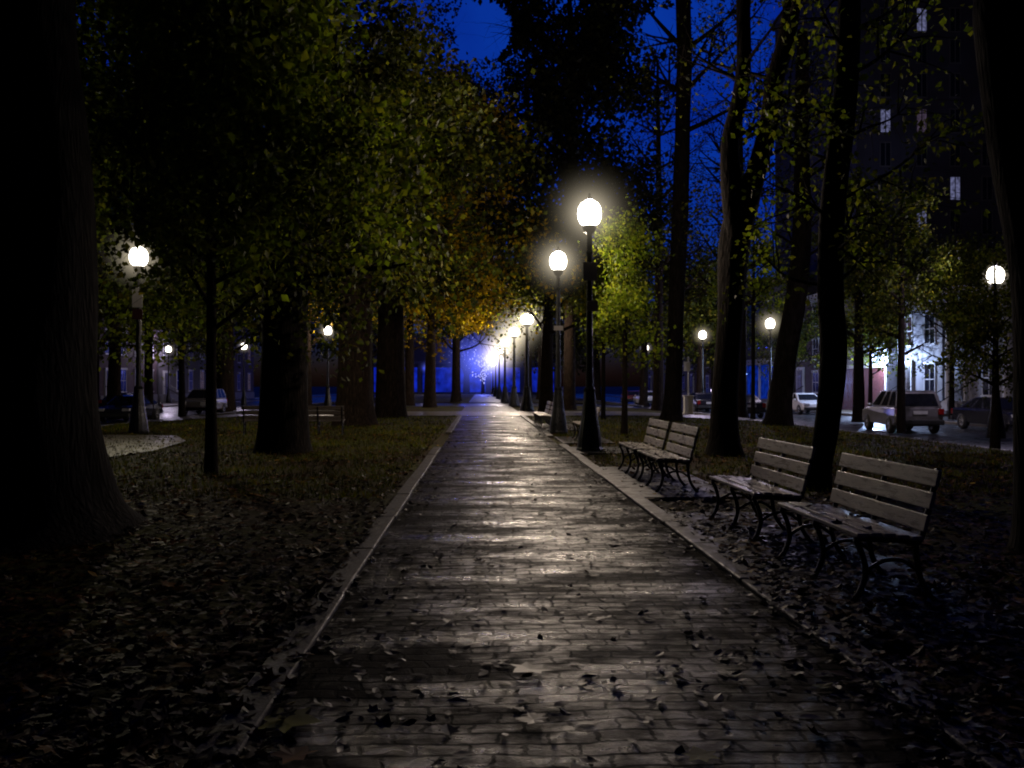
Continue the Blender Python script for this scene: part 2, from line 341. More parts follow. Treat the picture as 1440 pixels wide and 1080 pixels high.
# stone kerbs along the path: separate stones with slight misalignment
rng = random.Random(5)
def kerb(name, xin, side, y0, y1):
    k = MB(); y = y0
    while y < y1:
        L = rng.uniform(1.1, 1.9); j = rng.uniform(-.008, .008); h = .062 + rng.uniform(-.006, .008)
        a, b = (xin - .18, xin) if side < 0 else (xin, xin + .18)
        k.box(a + j, b + j, y + .006, min(y + L, y1), -.1, h); y += L
    return tag(k.build(name, M['kerb'], bevel=.012), kind='structure')
kerb('kerb_left', PXL, -1, -6, 19.6); kerb('kerb_right', PXR, 1, -6, 20.5)
kerb('kerb_left', PXL, -1, 26, 41); kerb('kerb_right', PXR, 1, 24, 41)
# paved pads the benches stand on
def pad(y0, y1, x1=3.35):
    k = MB(); x0 = PXR + .185; y = y0
    while y < y1 - .05:
        for a, b in ((x0, (x0 + x1) / 2), ((x0 + x1) / 2, x1)):
            k.box(a + .004, b - .004, y + .004, min(y + .6, y1) - .004, -.05, .035 + rng.uniform(-.004, .004))
        y += .6
    tag(k.build('bench_paving', M['pad'], bevel=.006), kind='structure')
pad(4.6, 9.5); pad(10.8, 14.9); pad(18.0, 19.9); pad(21.2, 24); pad(27.6, 32.2)
# ------------------------------------------------------------------ leaves
GAPS = [(829, 300, 18.9, 21), (785, 367, 26.1, 17), (195, 361, 26.6, 23), (1400, 387, 29.5, 17), (741, 449, 49.4, 12), (723, 467, 60.5, 10), (461, 465, 59, 11), (237, 491, 88, 9), (343, 487, 82, 9), (908, 489, 85, 9), (988, 471, 64, 10), (1083, 455, 52, 9), (1145, 488, 84, 12), (710, 483, 76.6, 9), (197, 430, 26.6, 22), (680, 40, 80, 42), (640, 20, 55, 30), (690, 110, 70, 20), (928, 40, 60, 28), (935, 100, 60, 20), (690, 520, 150, 25), (665, 505, 150, 38), (610, 538, 150, 30), (600, 517, 150, 10), (1272, 503, 50, 22), (1045, 530, 70, 25), (1295, 475, 50, 36)]
def clear_of_lamps(pts, parent):
    # the crowns were pruned so that the lamps shine clear of the twigs
    o = np.array(parent.location) if parent else np.zeros(3)
    q = pts + o - np.array(CAM); c = q @ np.array(Rm)
    dz = -c[:, 2]; ok = dz > .1; px = 720 + F_PX * c[:, 0] / np.maximum(dz, .1); py = 540 - F_PX * c[:, 1] / np.maximum(dz, .1)
    keep = np.ones(len(pts), bool)
    for gx, gy, gd, rr in GAPS: keep &= ~(ok & (q[:, 1] < gd) & ((px - gx) ** 2 + (py - gy) ** 2 < rr * rr))
    return pts[keep]
def leaf_cards(name, pts, size, seed, mat, parent=None, droop=.5, szvar=.35):
    r = np.random.default_rng(seed); pts = clear_of_lamps(np.asarray(pts, dtype=float), parent); n = len(pts)
    a = r.normal(size=(n, 3)); a[:, 2] -= droop; a /= np.linalg.norm(a, axis=1)[:, None]
    b = r.normal(size=(n, 3)); b[:, 2] *= .5; b -= a * (a * b).sum(1)[:, None]; b /= np.linalg.norm(b, axis=1)[:, None]
    c = np.cross(a, b); s = (size * (1 + szvar * r.uniform(-1, 1, n)))[:, None]
    fold = r.uniform(.05, .2, n)[:, None]
    v0 = pts; v1 = pts + a * s * .45 + b * s * .36 + c * s * fold; v2 = pts + a * s; v3 = pts + a * s * .45 - b * s * .36 + c * s * fold
    V = np.stack([v0, v1, v2, v3], 1).reshape(-1, 3)
    base = np.arange(n) * 4
    T = np.stack([base, base + 1, base + 2, base, base + 2, base + 3], 1).reshape(-1)
    me = bpy.data.meshes.new(name); me.vertices.add(len(V)); me.vertices.foreach_set('co', V.ravel())
    me.loops.add(len(T)); me.loops.foreach_set('vertex_index', T)
    me.polygons.add(len(T) // 3); me.polygons.foreach_set('loop_start', np.arange(0, len(T), 3)); me.polygons.foreach_set('loop_total', np.full(len(T) // 3, 3))
    me.update(calc_edges=True); me.validate()
    return link_mesh(name, me, mat, parent)
MAPLE = [(0, -.55), (.18, -.3), (.52, -.38), (.4, -.05), (.62, .2), (.3, .2), (.22, .36), (0, .65), (-.22, .36), (-.3, .2), (-.62, .2), (-.4, -.05), (-.52, -.38), (-.18, -.3)]
OVAL = [(0, -.6), (.24, -.3), (.3, 0), (.2, .32), (0, .6), (-.2, .32), (-.3, 0), (-.24, -.3)]
def flat_leaves(name, pos, seed, mat, size=.09, lift=.02, tilt=.28, parent=None, maple=.5):
    r = random.Random(seed); V = []; Fc = []
    for (x, y, z) in pos:
        sh = MAPLE if r.random() < maple else OVAL
        s = size * r.uniform(.6, 1.4); q = Matrix.Rotation(r.uniform(0, 2 * PI), 3, 'Z')
        t = Quaternion((r.gauss(0, 1), r.gauss(0, 1), 0.01), r.gauss(0, tilt)).to_matrix() @ q
        curl = r.uniform(-.35, .5); n = len(V); c = Vector((x, y, z + lift * r.random()))
        bend = r.uniform(-.4, .4)
        V.append(tuple(c))
        for (u, v) in sh:
            p = t @ Vector((u, v, curl * (u * u + v * v) + bend * abs(u))) * s + c
            V.append((p.x, p.y, max(p.z, z + .002)))
        m = len(sh)
        Fc += [(n, n + 1 + k, n + 1 + (k + 1) % m) for k in range(m)]
    me = bpy.data.meshes.new(name); me.from_pydata(V, [], Fc); me.update()
    return link_mesh(name, me, mat, parent)
# ------------------------------------------------------------------ trees
def perp(rng, d):
    a = Vector((rng.gauss(0, 1), rng.gauss(0, 1), rng.gauss(0, 1))); a -= d * a.dot(d)
    return a.normalized()
def grow(rng, mb, tips, p, d, L, r, lvl, maxlvl, sp):
    n = max(3, int(L / sp.get('seg', .45))); st = L / n
    pts = [p.copy()]; rad = [r]; dirs = [d.copy()]
    for i in range(n):
        d = (d + perp(rng, d) * rng.uniform(0, sp.get('wig', .22)) + Vector((0, 0, sp.get('up', .05) if lvl < maxlvl else -sp.get('droop', .03)))).normalized()
        p = p + d * st; pts.append(p.copy()); dirs.append(d.copy()); rad.append(max(.004, r * (1 - .8 * (i + 1) / n)))
    mb.tube(pts, rad, 6 if lvl == 0 else (5 if lvl == 1 else 3), cap=False)
    if lvl >= maxlvl - 1:
        for q in pts[1:]: tips.append(q)
    if lvl < maxlvl:
        nc = sp.get('kids', (5, 5, 4, 3))[lvl]
        for k in range(nc):
            i = rng.randint(max(1, int(n * .25)), n); dd = dirs[i]
            nd = (dd * math.cos(1) + perp(rng, dd) * rng.uniform(.5, 1.0)).normalized()
            grow(rng, mb, tips, pts[i], nd, L * rng.uniform(.4, .65), rad[i] * .65 + .003, lvl + 1, maxlvl, sp)
def smooth_poly(pts, n=4):
    out = []
    for i in range(len(pts) - 1):
        p0 = pts[max(i - 1, 0)]; p1 = pts[i]; p2 = pts[i + 1]; p3 = pts[min(i + 2, len(pts) - 1)]
        for k in range(n):
            t = k / n
            out.append(tuple(.5 * ((2 * b) + (-a + c) * t + (2 * a - 5 * b + 4 * c - d) * t * t + (-a + 3 * b - 3 * c + d) * t ** 3) for a, b, c, d in zip(p0, p1, p2, p3)))
    out.append(pts[-1]); return out
def bark_tube(mb, poly, seed, sides=28, flute=.06, flare=0.0):
    """poly: (x,y,z,r); a trunk with uneven, fluted skin and root flare"""
    poly = smooth_poly(poly, 5); vs = []; fs = []
    z0 = poly[0][2]
    for (x, y, z, r) in poly:
        for k in range(sides):
            a = 2 * PI * k / sides
            f = 1 + flute * noise.noise(Vector((math.cos(a) * 1.6, math.sin(a) * 1.6, z * .35 + seed))) * 2 + flute * .6 * noise.noise(Vector((math.cos(a) * 5, math.sin(a) * 5, z * .9 + seed)))
            fl = flare * math.exp(-max(0, z - z0) / .35) * (1 + .55 * math.sin(a * 3 + seed) + .35 * math.sin(a * 5 + seed * 2))
            vs.append((x + math.cos(a) * (r * f + fl), y + math.sin(a) * (r * f + fl), z))
    for i in range(len(poly) - 1):
        for k in range(sides):
            a = i * sides + k; b = i * sides + (k + 1) % sides
            fs.append((a, b, b + sides, a + sides))
    n = (len(poly) - 1) * sides; fs.append(tuple(range(n, n + sides)))
    mb.add(vs, fs)
def tree(label, base, stems, seed, limbs, bark='bark', leaf='leaf', lsize=.12, per=5, spread=.28, sp=None, flare=.1, sides=28, maxlvl=2, name='park_tree', group=None, flute=.06, cat='tree'):
    """base: world point; stems: lists of (dx,dy,z,r) relative to base; limbs: (stem, z0, z1, count, length, radius, rise)"""
    sp = sp or {}
    rng = random.Random(seed)
    root = empty(name, base); mb = MB(); tips = []
    for i, s in enumerate(stems): bark_tube(mb, s, seed + i, sides, flute, flare if i == 0 else 0)
    for (si, za, zb, cnt, L, r, rise) in limbs:
        st = smooth_poly(stems[si], 5)
        for k in range(cnt):
            z = za + (zb - za) * (k + rng.random()) / cnt
            q = min(st, key=lambda t: abs(t[2] - z)); az = k * 2.4 + rng.uniform(-.5, .5)
            d = Vector((math.cos(az), math.sin(az), rise + rng.uniform(-.15, .2))).normalized()
            grow(rng, mb, tips, Vector(q[:3]), d, L * rng.uniform(.7, 1.2) * (1 - .35 * (z - za) / max(.1, zb - za)), min(r, q[3] * .6), 0, maxlvl, sp)
    tr = mb.build('trunk', M[bark], root, smooth=True)
    if per > 0 and tips:
        t = np.array([tuple(q) for q in tips]); r2 = np.random.default_rng(seed)
        t = np.repeat(t, per, 0); t = t + r2.normal(size=t.shape) * spread
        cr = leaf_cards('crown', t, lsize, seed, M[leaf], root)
    tag(root, label, cat, group)
    return root
def stem_px(base, D, pts):
    """(px,py,width_px) -> trunk line in metres relative to the tree's base"""
    out = []
    for i, (px, py, wd) in enumerate(pts):
        p = P(px, py, D); out.append((p.x - base.x, .15 * math.sin(i * 1.7) * (i > 1), p.z - base.z, wd / F_PX * D / 2))
    return out
def base_at(px, py, z=None):
    p = G(px, py)
    for _ in range(3): p = G(px, py, gz(p.x))
    return p
# 1 great elm at the left edge
D = 8.6; b = Vector((XD(5, D), D, -.03))
big = stem_px(b, D, [(5, 750, 345), (8, 715, 282), (8, 660, 256), (6, 560, 240), (4, 400, 224), (2, 200, 206), (0, 0, 200)])
big += [(.1, 0, 7.5, .62), (.3, .2, 9.5, .45), (.4, .2, 12, .25)]
tree('massive dark elm trunk with spreading roots, filling the left edge of the picture', b, [big], 11,
     [(0, 6.2, 10.5, 9, 5.0, .2, .5)], 'bark', 'leaf', .13, 5, .35, flare=.09, sides=64, maxlvl=2, name='elm_tree', group='old elms of the park', flute=.045)
# 2 thin young tree left, low crown that fills the upper left
b = base_at(297, 668); D = b.y
s = stem_px(b, D, [(297, 672, 19), (297, 560, 15), (298, 400, 13), (298, 250, 11), (300, 100, 9), (302, -120, 5)])
tree('slender young tree with thin straight trunk and low olive crown beside the great elm', b, [s], 21,
     [(0, 2.5, 8.6, 28, 3.0, .045, .7)], 'bark_thin', 'leaf_bright', .14, 12, .34, flare=.015, sides=10, maxlvl=2, name='young_tree')
# 3 big trunk, left centre
b = base_at(398, 636); D = b.y
s = stem_px(b, D, [(398, 640, 78), (399, 600, 68), (400, 500, 62), (402, 400, 58), (402, 250, 52), (402, 60, 42)]) + [(0, 0, 11, .25)]
tree('thick old tree whose wide trunk hides the middle of the left benches', b, [s], 31,
     [(0, 3.7, 10, 20, 2.9, .12, .15)], 'bark', 'leaf', .135, 16, .36, flare=.06, maxlvl=2, name='elm_tree', group='old elms of the park', sp=dict(droop=.16, up=.0))
# 4, 5 trunks behind
b = base_at(499, 598); D = b.y
s = stem_px(b, D, [(499, 600, 60), (499, 560, 50), (500, 480, 46), (502, 380, 42), (503, 200, 38)]) + [(.2, 0, 13, .3)]
tree('stout brown tree with a reddish foot behind the left benches', b, [s], 41,
     [(0, 4.4, 12, 18, 5.0, .15, .3)], 'bark_far', 'leaf', .22, 13, .35, flare=.08, maxlvl=2, name='elm_tree', group='old elms of the park')
b = base_at(549, 587); D = b.y
s = stem_px(b, D, [(549, 589, 46), (549, 550, 40), (550, 450, 35), (550, 330, 32)]) + [(.2, 0, 12, .3), (.2, 0, 15, .2)]
tree('tall grey tree with orange autumn leaves overhanging the far path', b, [s], 51,
     [(0, 4.9, 13, 20, 5.8, .15, .25)], 'bark_far', 'leaf_orange', .22, 10, .38, flare=.05, maxlvl=2, name='elm_tree', group='old elms of the park')
# 6 trunk at 315
b = base_at(316, 577); D = b.y
s = stem_px(b, D, [(316, 579, 30), (316, 520, 25), (316, 420, 22)]) + [(0, 0, 10, .3), (0, 0, 14, .2)]
tree('dark straight tree far left behind the thin trunk, near the left street', b, [s], 61,
     [(0, 4.0, 13, 18, 5.5, .15, .35)], 'bark_far', 'leaf', .22, 10, .4, maxlvl=2)
b = base_at(256, 585); D = b.y
s = stem_px(b, D, [(256, 586, 10), (255, 500, 8), (254, 420, 7), (254, 300, 5)])
tree('small thin tree on the left lawn just right of the signposted lamp', b, [s], 71,
     [(0, 3.2, 8, 12, 2.6, .05, .6)], 'bark_thin', 'leaf', .16, 7, .35, flare=.02, sides=8, maxlvl=2, name='young_tree')
b = base_at(209, 588); D = b.y
s = stem_px(b, D, [(209, 590, 14), (209, 500, 11), (208, 380, 9)]) + [(0, 0, 10, .1)]
tree('narrow tree standing directly behind the left lamp post', b, [s], 73,
     [(0, 3.4, 9, 12, 3.4, .06, .5)], 'bark_thin', 'leaf', .15, 8, .33, flare=.03, sides=10, maxlvl=2, name='young_tree')
# right side
b = base_at(945, 592); D = b.y
s = stem_px(b, D, [(944, 594, 34), (946, 560, 25), (950, 450, 23), (957, 250, 22), (963, 100, 22), (967, -60, 20)]) + [(2.4, 0, 21, .2)]
tree('tall straight tree behind the far pair of benches', b, [s], 81,
     [(0, 12, 19, 9, 4.5, .12, .5), (0, 5.5, 9, 4, 2.0, .04, .3)], 'bark', 'leaf', .16, 2, .35, flare=.05, maxlvl=2, name='elm_tree', group='old elms of the park')
b = base_at(1019, 642); D = b.y
s1 = stem_px(b, D, [(1019, 644, 52), (1018, 610, 40), (1019, 540, 36), (1024, 450, 36), (1034, 350, 44), (1046, 295, 44), (1062, 240, 30), (1080, 170, 28), (1092, 110, 26), (1108, 50, 24), (1117, -30, 22)]) + [(1.9, 0, 11.5, .12)]
s2 = stem_px(b, D, [(1036, 340, 30), (1029, 270, 28), (1026, 200, 24), (1038, 140, 22), (1048, 80, 20), (1048, 0, 19), (1048, -80, 17)]) + [(.4, 0, 12.5, .1)]
tree('dark tree whose trunk forks into two leaning stems, beside the far pair of benches', b, [s1, s2], 91,
     [(0, 6, 11, 5, 2.6, .05, .5), (1, 6, 12, 7, 2.4, .05, .5)], 'bark', 'leaf', .11, 1, .3, flare=.05, maxlvl=2, name='forked_tree')
b = base_at(1094, 598); D = b.y
s = stem_px(b, D, [(1093, 600, 44), (1097, 570, 34), (1105, 500, 31), (1117, 420, 28), (1128, 330, 25), (1129, 200, 20), (1127, 60, 16)]) + [(1, 0, 17, .1)]
tree('leaning tree on the right lawn, trunk tilting right behind the forked tree', b, [s], 101,
     [(0, 6.5, 15, 12, 3.2, .07, .5)], 'bark', 'leaf', .15, 2, .35, flare=.05, maxlvl=2, name='leaning_tree')
b = base_at(1164, 690); D = b.y
s = stem_px(b, D, [(1146, 694, 44), (1151, 660, 34), (1161, 600, 34), (1167, 500, 37), (1172, 400, 36), (1178, 280, 34), (1184, 140, 32), (1190, 0, 30), (1192, -80, 26)]) + [(.3, 0, 9.5, .08)]
tree('dark trunk rising between the two near benches, with leafy side sprays', b, [s], 111,
     [(0, 2.6, 6.8, 15, 1.7, .03, .3)], 'bark', 'leaf_bright', .09, 4, .09, flare=.02, maxlvl=1, name='sprouting_tree', sp=dict(seg=.15, kids=(6, 4), droop=.05))
D = 7.3; b = Vector((XD(1455, D), D, -.02))
s = stem_px(b, D, [(1460, 785, 74), (1460, 740, 62), (1460, 600, 70), (1460, 400, 94), (1460, 200, 116), (1460, 0, 146), (1460, -60, 150)]) + [(-.1, 0, 7, .2), (0, 0, 10, .1)]
tree('black trunk cut by the right edge of the picture', b, [s], 121,
     [(0, 5.2, 9, 6, 2.6, .08, .5)], 'bark', 'leaf_dark', .1, 5, .3, flare=.03, maxlvl=2, flute=.018)
# young lit trees on the right
def small(px, py, label, seed, rpx, top, low, mat='leaf_bright', wd=7, lsz=.12, per=8, n=13, name='young_tree', D=None):
    if D: b = Vector((XD(px, D), D, gz(XD(px, D))))
    else: b = base_at(px, py)
    D = b.y; z = lambda y: P(px, y, D).z - b.z
    H = z(top); Lw = z(low); r = wd / F_PX * D / 2
    s = [(0, 0, -.05, r * 1.3), (.02, 0, Lw, r), (.05, .05, (Lw + H) / 2, r * .7), (0, 0, H, r * .25)]
    return tree(label, b, [s], seed, [(0, Lw, H * .93, n, rpx / F_PX * D * .75, r * .5, .55)], 'bark_thin', mat, lsz, per, .22, flare=.02, sides=8, maxlvl=2, name=name)
small(878, 611, 'small bright green tree behind the lamp nearest the camera', 131, 62, 290, 500, per=5, n=12)
small(848, 590, 'thin young tree between the lamps and the green tree, back on the lawn', 133, 40, 370, 500, 'leaf', wd=5)
small(1059, 590, 'slim yellow green young tree between the forked and the leaning trunks', 137, 55, 290, 440, wd=5, lsz=.15, per=4)
small(1207, 592, 'bushy street tree left of the silver car', 139, 62, 240, 500, 'leaf', wd=14, lsz=.18)
small(1267, 607, 'thin trunked tree growing right in front of the silver car', 141, 75, 240, 500, 'leaf', wd=10, lsz=.13, per=4)
small(1399, 631, 'low leafy tree under the lamp at the right edge', 143, 95, 370, 560, 'leaf', wd=10, lsz=.1, per=6, n=16)
# central and far masses
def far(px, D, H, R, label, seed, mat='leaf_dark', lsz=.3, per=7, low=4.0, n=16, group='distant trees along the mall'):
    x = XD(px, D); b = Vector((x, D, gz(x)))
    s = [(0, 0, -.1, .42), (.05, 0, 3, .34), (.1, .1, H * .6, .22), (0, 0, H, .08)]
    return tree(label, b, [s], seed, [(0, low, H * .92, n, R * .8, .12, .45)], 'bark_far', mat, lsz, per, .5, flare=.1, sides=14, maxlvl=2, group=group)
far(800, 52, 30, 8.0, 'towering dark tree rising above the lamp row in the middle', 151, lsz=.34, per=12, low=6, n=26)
far(642, 84, 13, 6.5, 'round tree with amber leaves left of the far lamp row', 152, 'leaf_orange', .3)
far(604, 58, 11, 7.5, 'amber tree spreading over the path just before the crossing', 171, 'leaf_orange', .24, per=12, low=5.2, n=20, group='autumn trees over the path')
far(768, 47, 11, 4.4, 'medium tree behind the second lamp of the right row', 153, 'leaf', .2)
far(575, 66, 17, 7, 'broad far tree between the orange tree and the blue glow', 154, 'leaf', .28)
far(430, 60, 18, 8, 'wide dark tree beyond the left benches', 155, 'leaf', .28)
far(160, 48, 16, 7, 'dark leafy tree behind the left lamp, by the left street', 156, 'leaf', .26)
far(40, 40, 16, 7, 'tree half hidden behind the great elm by the left street', 157, 'leaf', .26)
far(905, 78, 16, 5.0, 'distant tree beyond the bright green tree on the right', 158, 'leaf', .28)
far(985, 70, 12, 4, 'distant tree left of the forked trunk by the right street', 159, 'leaf', .28)
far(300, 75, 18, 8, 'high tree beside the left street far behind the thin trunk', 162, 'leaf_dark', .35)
far(1330, 56, 10, 4.5, 'tree before the cornice of the grey house', 163, 'leaf', .24)
# copies to fill the far rows
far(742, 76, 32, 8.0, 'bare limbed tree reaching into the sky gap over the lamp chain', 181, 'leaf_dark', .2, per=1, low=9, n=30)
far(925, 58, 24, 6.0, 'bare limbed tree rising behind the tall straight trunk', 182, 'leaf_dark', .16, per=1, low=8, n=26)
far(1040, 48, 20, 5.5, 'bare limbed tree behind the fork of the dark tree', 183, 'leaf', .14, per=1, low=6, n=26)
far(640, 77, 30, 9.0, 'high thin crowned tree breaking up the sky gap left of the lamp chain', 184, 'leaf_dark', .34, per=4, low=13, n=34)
far(112, 37, 17, 7.0, 'leafy tree close behind the left lamp, between it and the great elm', 186, 'leaf_bright', .2, per=11, low=3.0, n=30)
def street_tree(x, y, label, seed, per=7):
    b = Vector((x, y, -.27)); st = [(0, 0, -.1, .16), (.03, 0, 2.4, .12), (.05, .05, 5, .08), (0, 0, 7.5, .03)]
    return tree(label, b, [st], seed, [(0, 2.5, 7.2, 16, 2.6, .05, .5)], 'bark_thin', 'leaf', .16, per, .3, flare=.03, sides=10, maxlvl=2, name='street_tree', group='street trees before the right hand houses')
street_tree(24.4, 43.5, 'street tree before the grey stone house at the right', 191)
street_tree(24.6, 53.2, 'street tree before the pale house, right of the cold lantern', 192, 5)
street_tree(24.4, 66, 'street tree before the brick house beyond the garage', 193)
street_tree(23.4, 86, 'street tree just beyond the blue glowing shop', 194)
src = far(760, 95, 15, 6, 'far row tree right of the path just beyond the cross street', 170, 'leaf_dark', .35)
for i, (px, D, sc, lab) in enumerate(((520, 96, 1.2, 'far row tree left of the path beyond the cross street'), (840, 105, 1.1, 'far tree on the right lawn behind the thin young tree'), (1010, 110, 1.0, 'far street tree seen behind the forked trunk'), (390, 110, 1.2, 'far street tree seen just left of the thick old trunk'), (1110, 100, .8, 'far street tree seen right of the leaning trunk'), (220, 90, 1.2, 'far street tree seen beyond the left lamp'))):
    c = copy_tree(src); x = XD(px, D); c.location = (x, D, gz(x)); c.rotation_euler.z = 1.3 * i + .7; c.scale = (sc, sc, sc); c['label'] = lab
# ------------------------------------------------------------------ lamps
LIGHTS = []
HALOS = []
def lamp_proto():
    root = empty('street_lamp')
    m = MB(); m.lathe([(.29, -.1), (.29, .06), (.27, .1), (.25, .3), (.22, .5), (.17, .8), (.14, 1.1), (.125, 1.3), (.135, 1.34), (.1, 1.4)], sides=16)
    m.build('base', M['iron'], root, bevel=0)
    m = MB(); m.lathe([(.085, 1.38), (.075, 2.0), (.06, 4.3), (.075, 4.34), (.06, 4.4), (.055, 4.75)], sides=12); m.build('pole', M['iron'], root)
    m = MB(); m.lathe([(.06, 4.74), (.12, 4.8), (.15, 4.86), (.16, 4.92), (.05, 4.93)], sides=14); m.build('collar', M['iron'], root)
    m = MB(); m.lathe([(.14, 4.935), (.205, 4.98), (.25, 5.08), (.262, 5.2), (.245, 5.32), (.19, 5.42), (.09, 5.48)], sides=20); m.build('globe', M['globe'], root, smooth=True)
    m = MB(); m.lathe([(.092, 5.481), (.11, 5.495), (.06, 5.54), (.025, 5.57), (.035, 5.6), (.005, 5.65)], sides=12); m.build('finial', M['iron'], root)
    return root
LC = (1, .8, .62)
def mklight(name, p, energy, color=LC, radius=.15, parent=None):
    l = bpy.data.lights.new(name, 'POINT'); l.energy = energy; l.color = color; l.shadow_soft_size = radius
    o = bpy.data.objects.new(name, l); col.objects.link(o); o.location = p
    if parent: o.parent = parent
    return o
proto = lamp_proto()
GL = 5.2
def lamp(px, py, D, label, energy, group, first=False, color=None, halo=0, dpost=None, sc=1.0):
    """globe seen at px,py and standing at distance D; the post is scaled to that height"""
    p = P(px, py, D); z0 = gz(p.x) if -40 < p.x < 40 and LX < p.x < RX else -.27
    r = proto if first else copy_tree(proto)
    color = color or ((.82, .7, 1) if group == g3 else LC)
    if group == g3: energy *= 1.6
    s = (p.z - z0) / GL
    r.location = (p.x, p.y, z0); r.scale = (s * sc, s * sc, s)
    if D > 45 and group == g1: r.scale = (s * 1.45, s * 1.45, s)
    tag(r, label, 'street lamp', group)
    mklight('lamp_bulb', p, energy, color, .15 if D < 100 else .3)
    if halo: HALOS.append((p, halo))
    return r
g3 = ''
g1 = 'globe street lamps in the row right of the path'; E0 = 420
lamp(829, 300, 18.9, 'black globe lamp nearest the camera, right of the path, tallest in the row', E0 * 1.3, g1, True, halo=1.15)
lamp(785, 367, 26.1, 'second globe lamp of the right row, just behind the nearest one', E0, g1, halo=1.2)
row = [(741, 449, 49.4, 'third globe lamp of the right row, brightest of the glowing chain'), (723, 467, 60.5, 'fourth globe lamp of the right row, second in the glowing chain'), (710, 483, 76.6, 'fifth globe lamp of the right row, halfway down the glowing chain'), (702, 495, 95, 'sixth globe lamp of the right row, low in the glowing chain'), (697, 504, 115, 'seventh globe lamp of the right row, next to last in the chain'), (693, 512, 143, 'eighth and farthest globe lamp of the right row')]
for i, (px, py, D, lab) in enumerate(row): lamp(px, py, D, lab, E0 * (2.2 if i < 2 else .8), g1, halo=1.7 + .5 * i, color=LC if i < 3 else (1, .85, .85))
g2 = 'globe street lamps left of the path'
lamp(195, 361, 26.6, 'globe lamp on the left lawn with a white notice on its post', E0 * 1.0, g2, halo=1.2, color=(1, .88, .6))
lamp(461, 465, 59, 'small globe lamp between the thick old trunk and the stout brown tree', E0 * .7, g2, halo=.9)
g3 = 'globe street lamps along the side streets'
lamp(237, 491, 88, 'tiny lamp by the left street, right of the signposted post', 250, g3, halo=.8)
lamp(343, 487, 82, 'tiny lamp by the left street, right of the thin trunk', 250, g3, halo=.8)
lamp(347, 531, 150, 'farthest tiny lamp on the left street, low beside the thick trunk', 200, g3)
lamp(600, 517, 150, 'far lamp above the blue lit front left of the path', 400, g3, halo=1.5)
lamp(908, 489, 85, 'small distant lamp left of the tall straight trunk', 300, g3, halo=.9)
lamp(988, 471, 64, 'lamp showing between the straight trunk and the forked trunk', 350, g3, halo=1.0)
lamp(1083, 455, 52, 'lamp in the foliage just left of the leaning trunk', 350, g3, halo=1.2)
lamp(1145, 488, 84, 'cold white lamp between the leaning trunk and the trunk by the benches', 500, g3, halo=1.5, color=(.8, .85, 1))
lamp(1400, 387, 29.5, 'globe lamp at the right edge above the low leafy tree', E0 * .8, g3, halo=.75)
# notices and boxes fixed to three of the posts
def sign(post, z0, z1, wd, mat, name, off=0, front=-.085):
    s = post.scale[2]; m = MB(); m.box(-wd / 2 + off, wd / 2 + off, front - .02, front, z0, z1); o = m.build(name, M[mat], post, bevel=.004); return o
posts = [o for o in bpy.data.objects if o.name.startswith('street_lamp')]
near = proto
second = [o for o in posts if o.get('label', '').startswith('second globe')][0]
leftl = [o for o in posts if 'white notice' in o.get('label', '')][0]
sign(near, 3.72, 4.12, .3, 'sign_grey', 'notice_board'); sign(near, 3.05, 3.28, .24, 'sign_grey', 'notice_board', .05)
sign(second, 3.1, 3.24, .28, 'sign_grey', 'notice_board')
sign(leftl, 3.7, 4.27, .3, 'sign_white', 'notice_board'); sign(leftl, 2.9, 3.3, .05, 'sign_white', 'tag', .1); sign(leftl, 3.35, 3.66, .3, 'door_red', 'notice_board', .0)
# ------------------------------------------------------------------ benches
def make_bench():
    root = empty('park_bench'); L = 1.5; K = .82
    # local: x along the bench, front towards -y, back towards +y
    for k, (y, z) in enumerate(((-.30, .43), (-.19, .435), (-.08, .43), (.03, .42), (.14, .41))):
        y *= K; m = MB(); m.box(-L / 2, L / 2, y - .038, y + .038, z, z + .028); m.build('seat_slat', M['slat'], root, bevel=.006)
    for (y, z) in ((.215, .52), (.262, .665), (.31, .81)):
        mt = Matrix.Translation((0, y * K, z)) @ Matrix.Rotation(math.radians(-14), 4, 'X')
        m = MB(); m.box(-L / 2, L / 2, -.013, .013, -.056, .056, mt); m.build('back_slat', M['slat'], root, bevel=.006)
    for x in (-L / 2 + .06, 0, L / 2 - .06):
        m = MB(); w = .022
        def bar(pts, th=.02):
            pts = smooth_poly(pts, 4)
            m.tube([(x, a * K, b) for a, b in pts], th, 6)
        bar([(-.33, .41), (-.27, .3), (-.25, .18), (-.3, .06), (-.36, 0.0)])
        bar([(.16, .39), (.17, .28), (.2, .15), (.27, .05), (.33, 0.0)])
        bar([(-.34, .415), (0, .405), (.18, .39), (.235, .52), (.285, .665), (.345, .87)])
        bar([(-.25, .2), (-.1, .27), (.05, .27), (.18, .2)], .014)
        if False: bar([(.27, .63), (.1, .66), (-.12, .64), (-.27, .6), (-.31, .55), (-.28, .49), (-.25, .41)], .016)
        m.build('iron_support', M['iron'], root, smooth=True)
    return root
gb = 'slatted park benches'
b0 = make_bench()
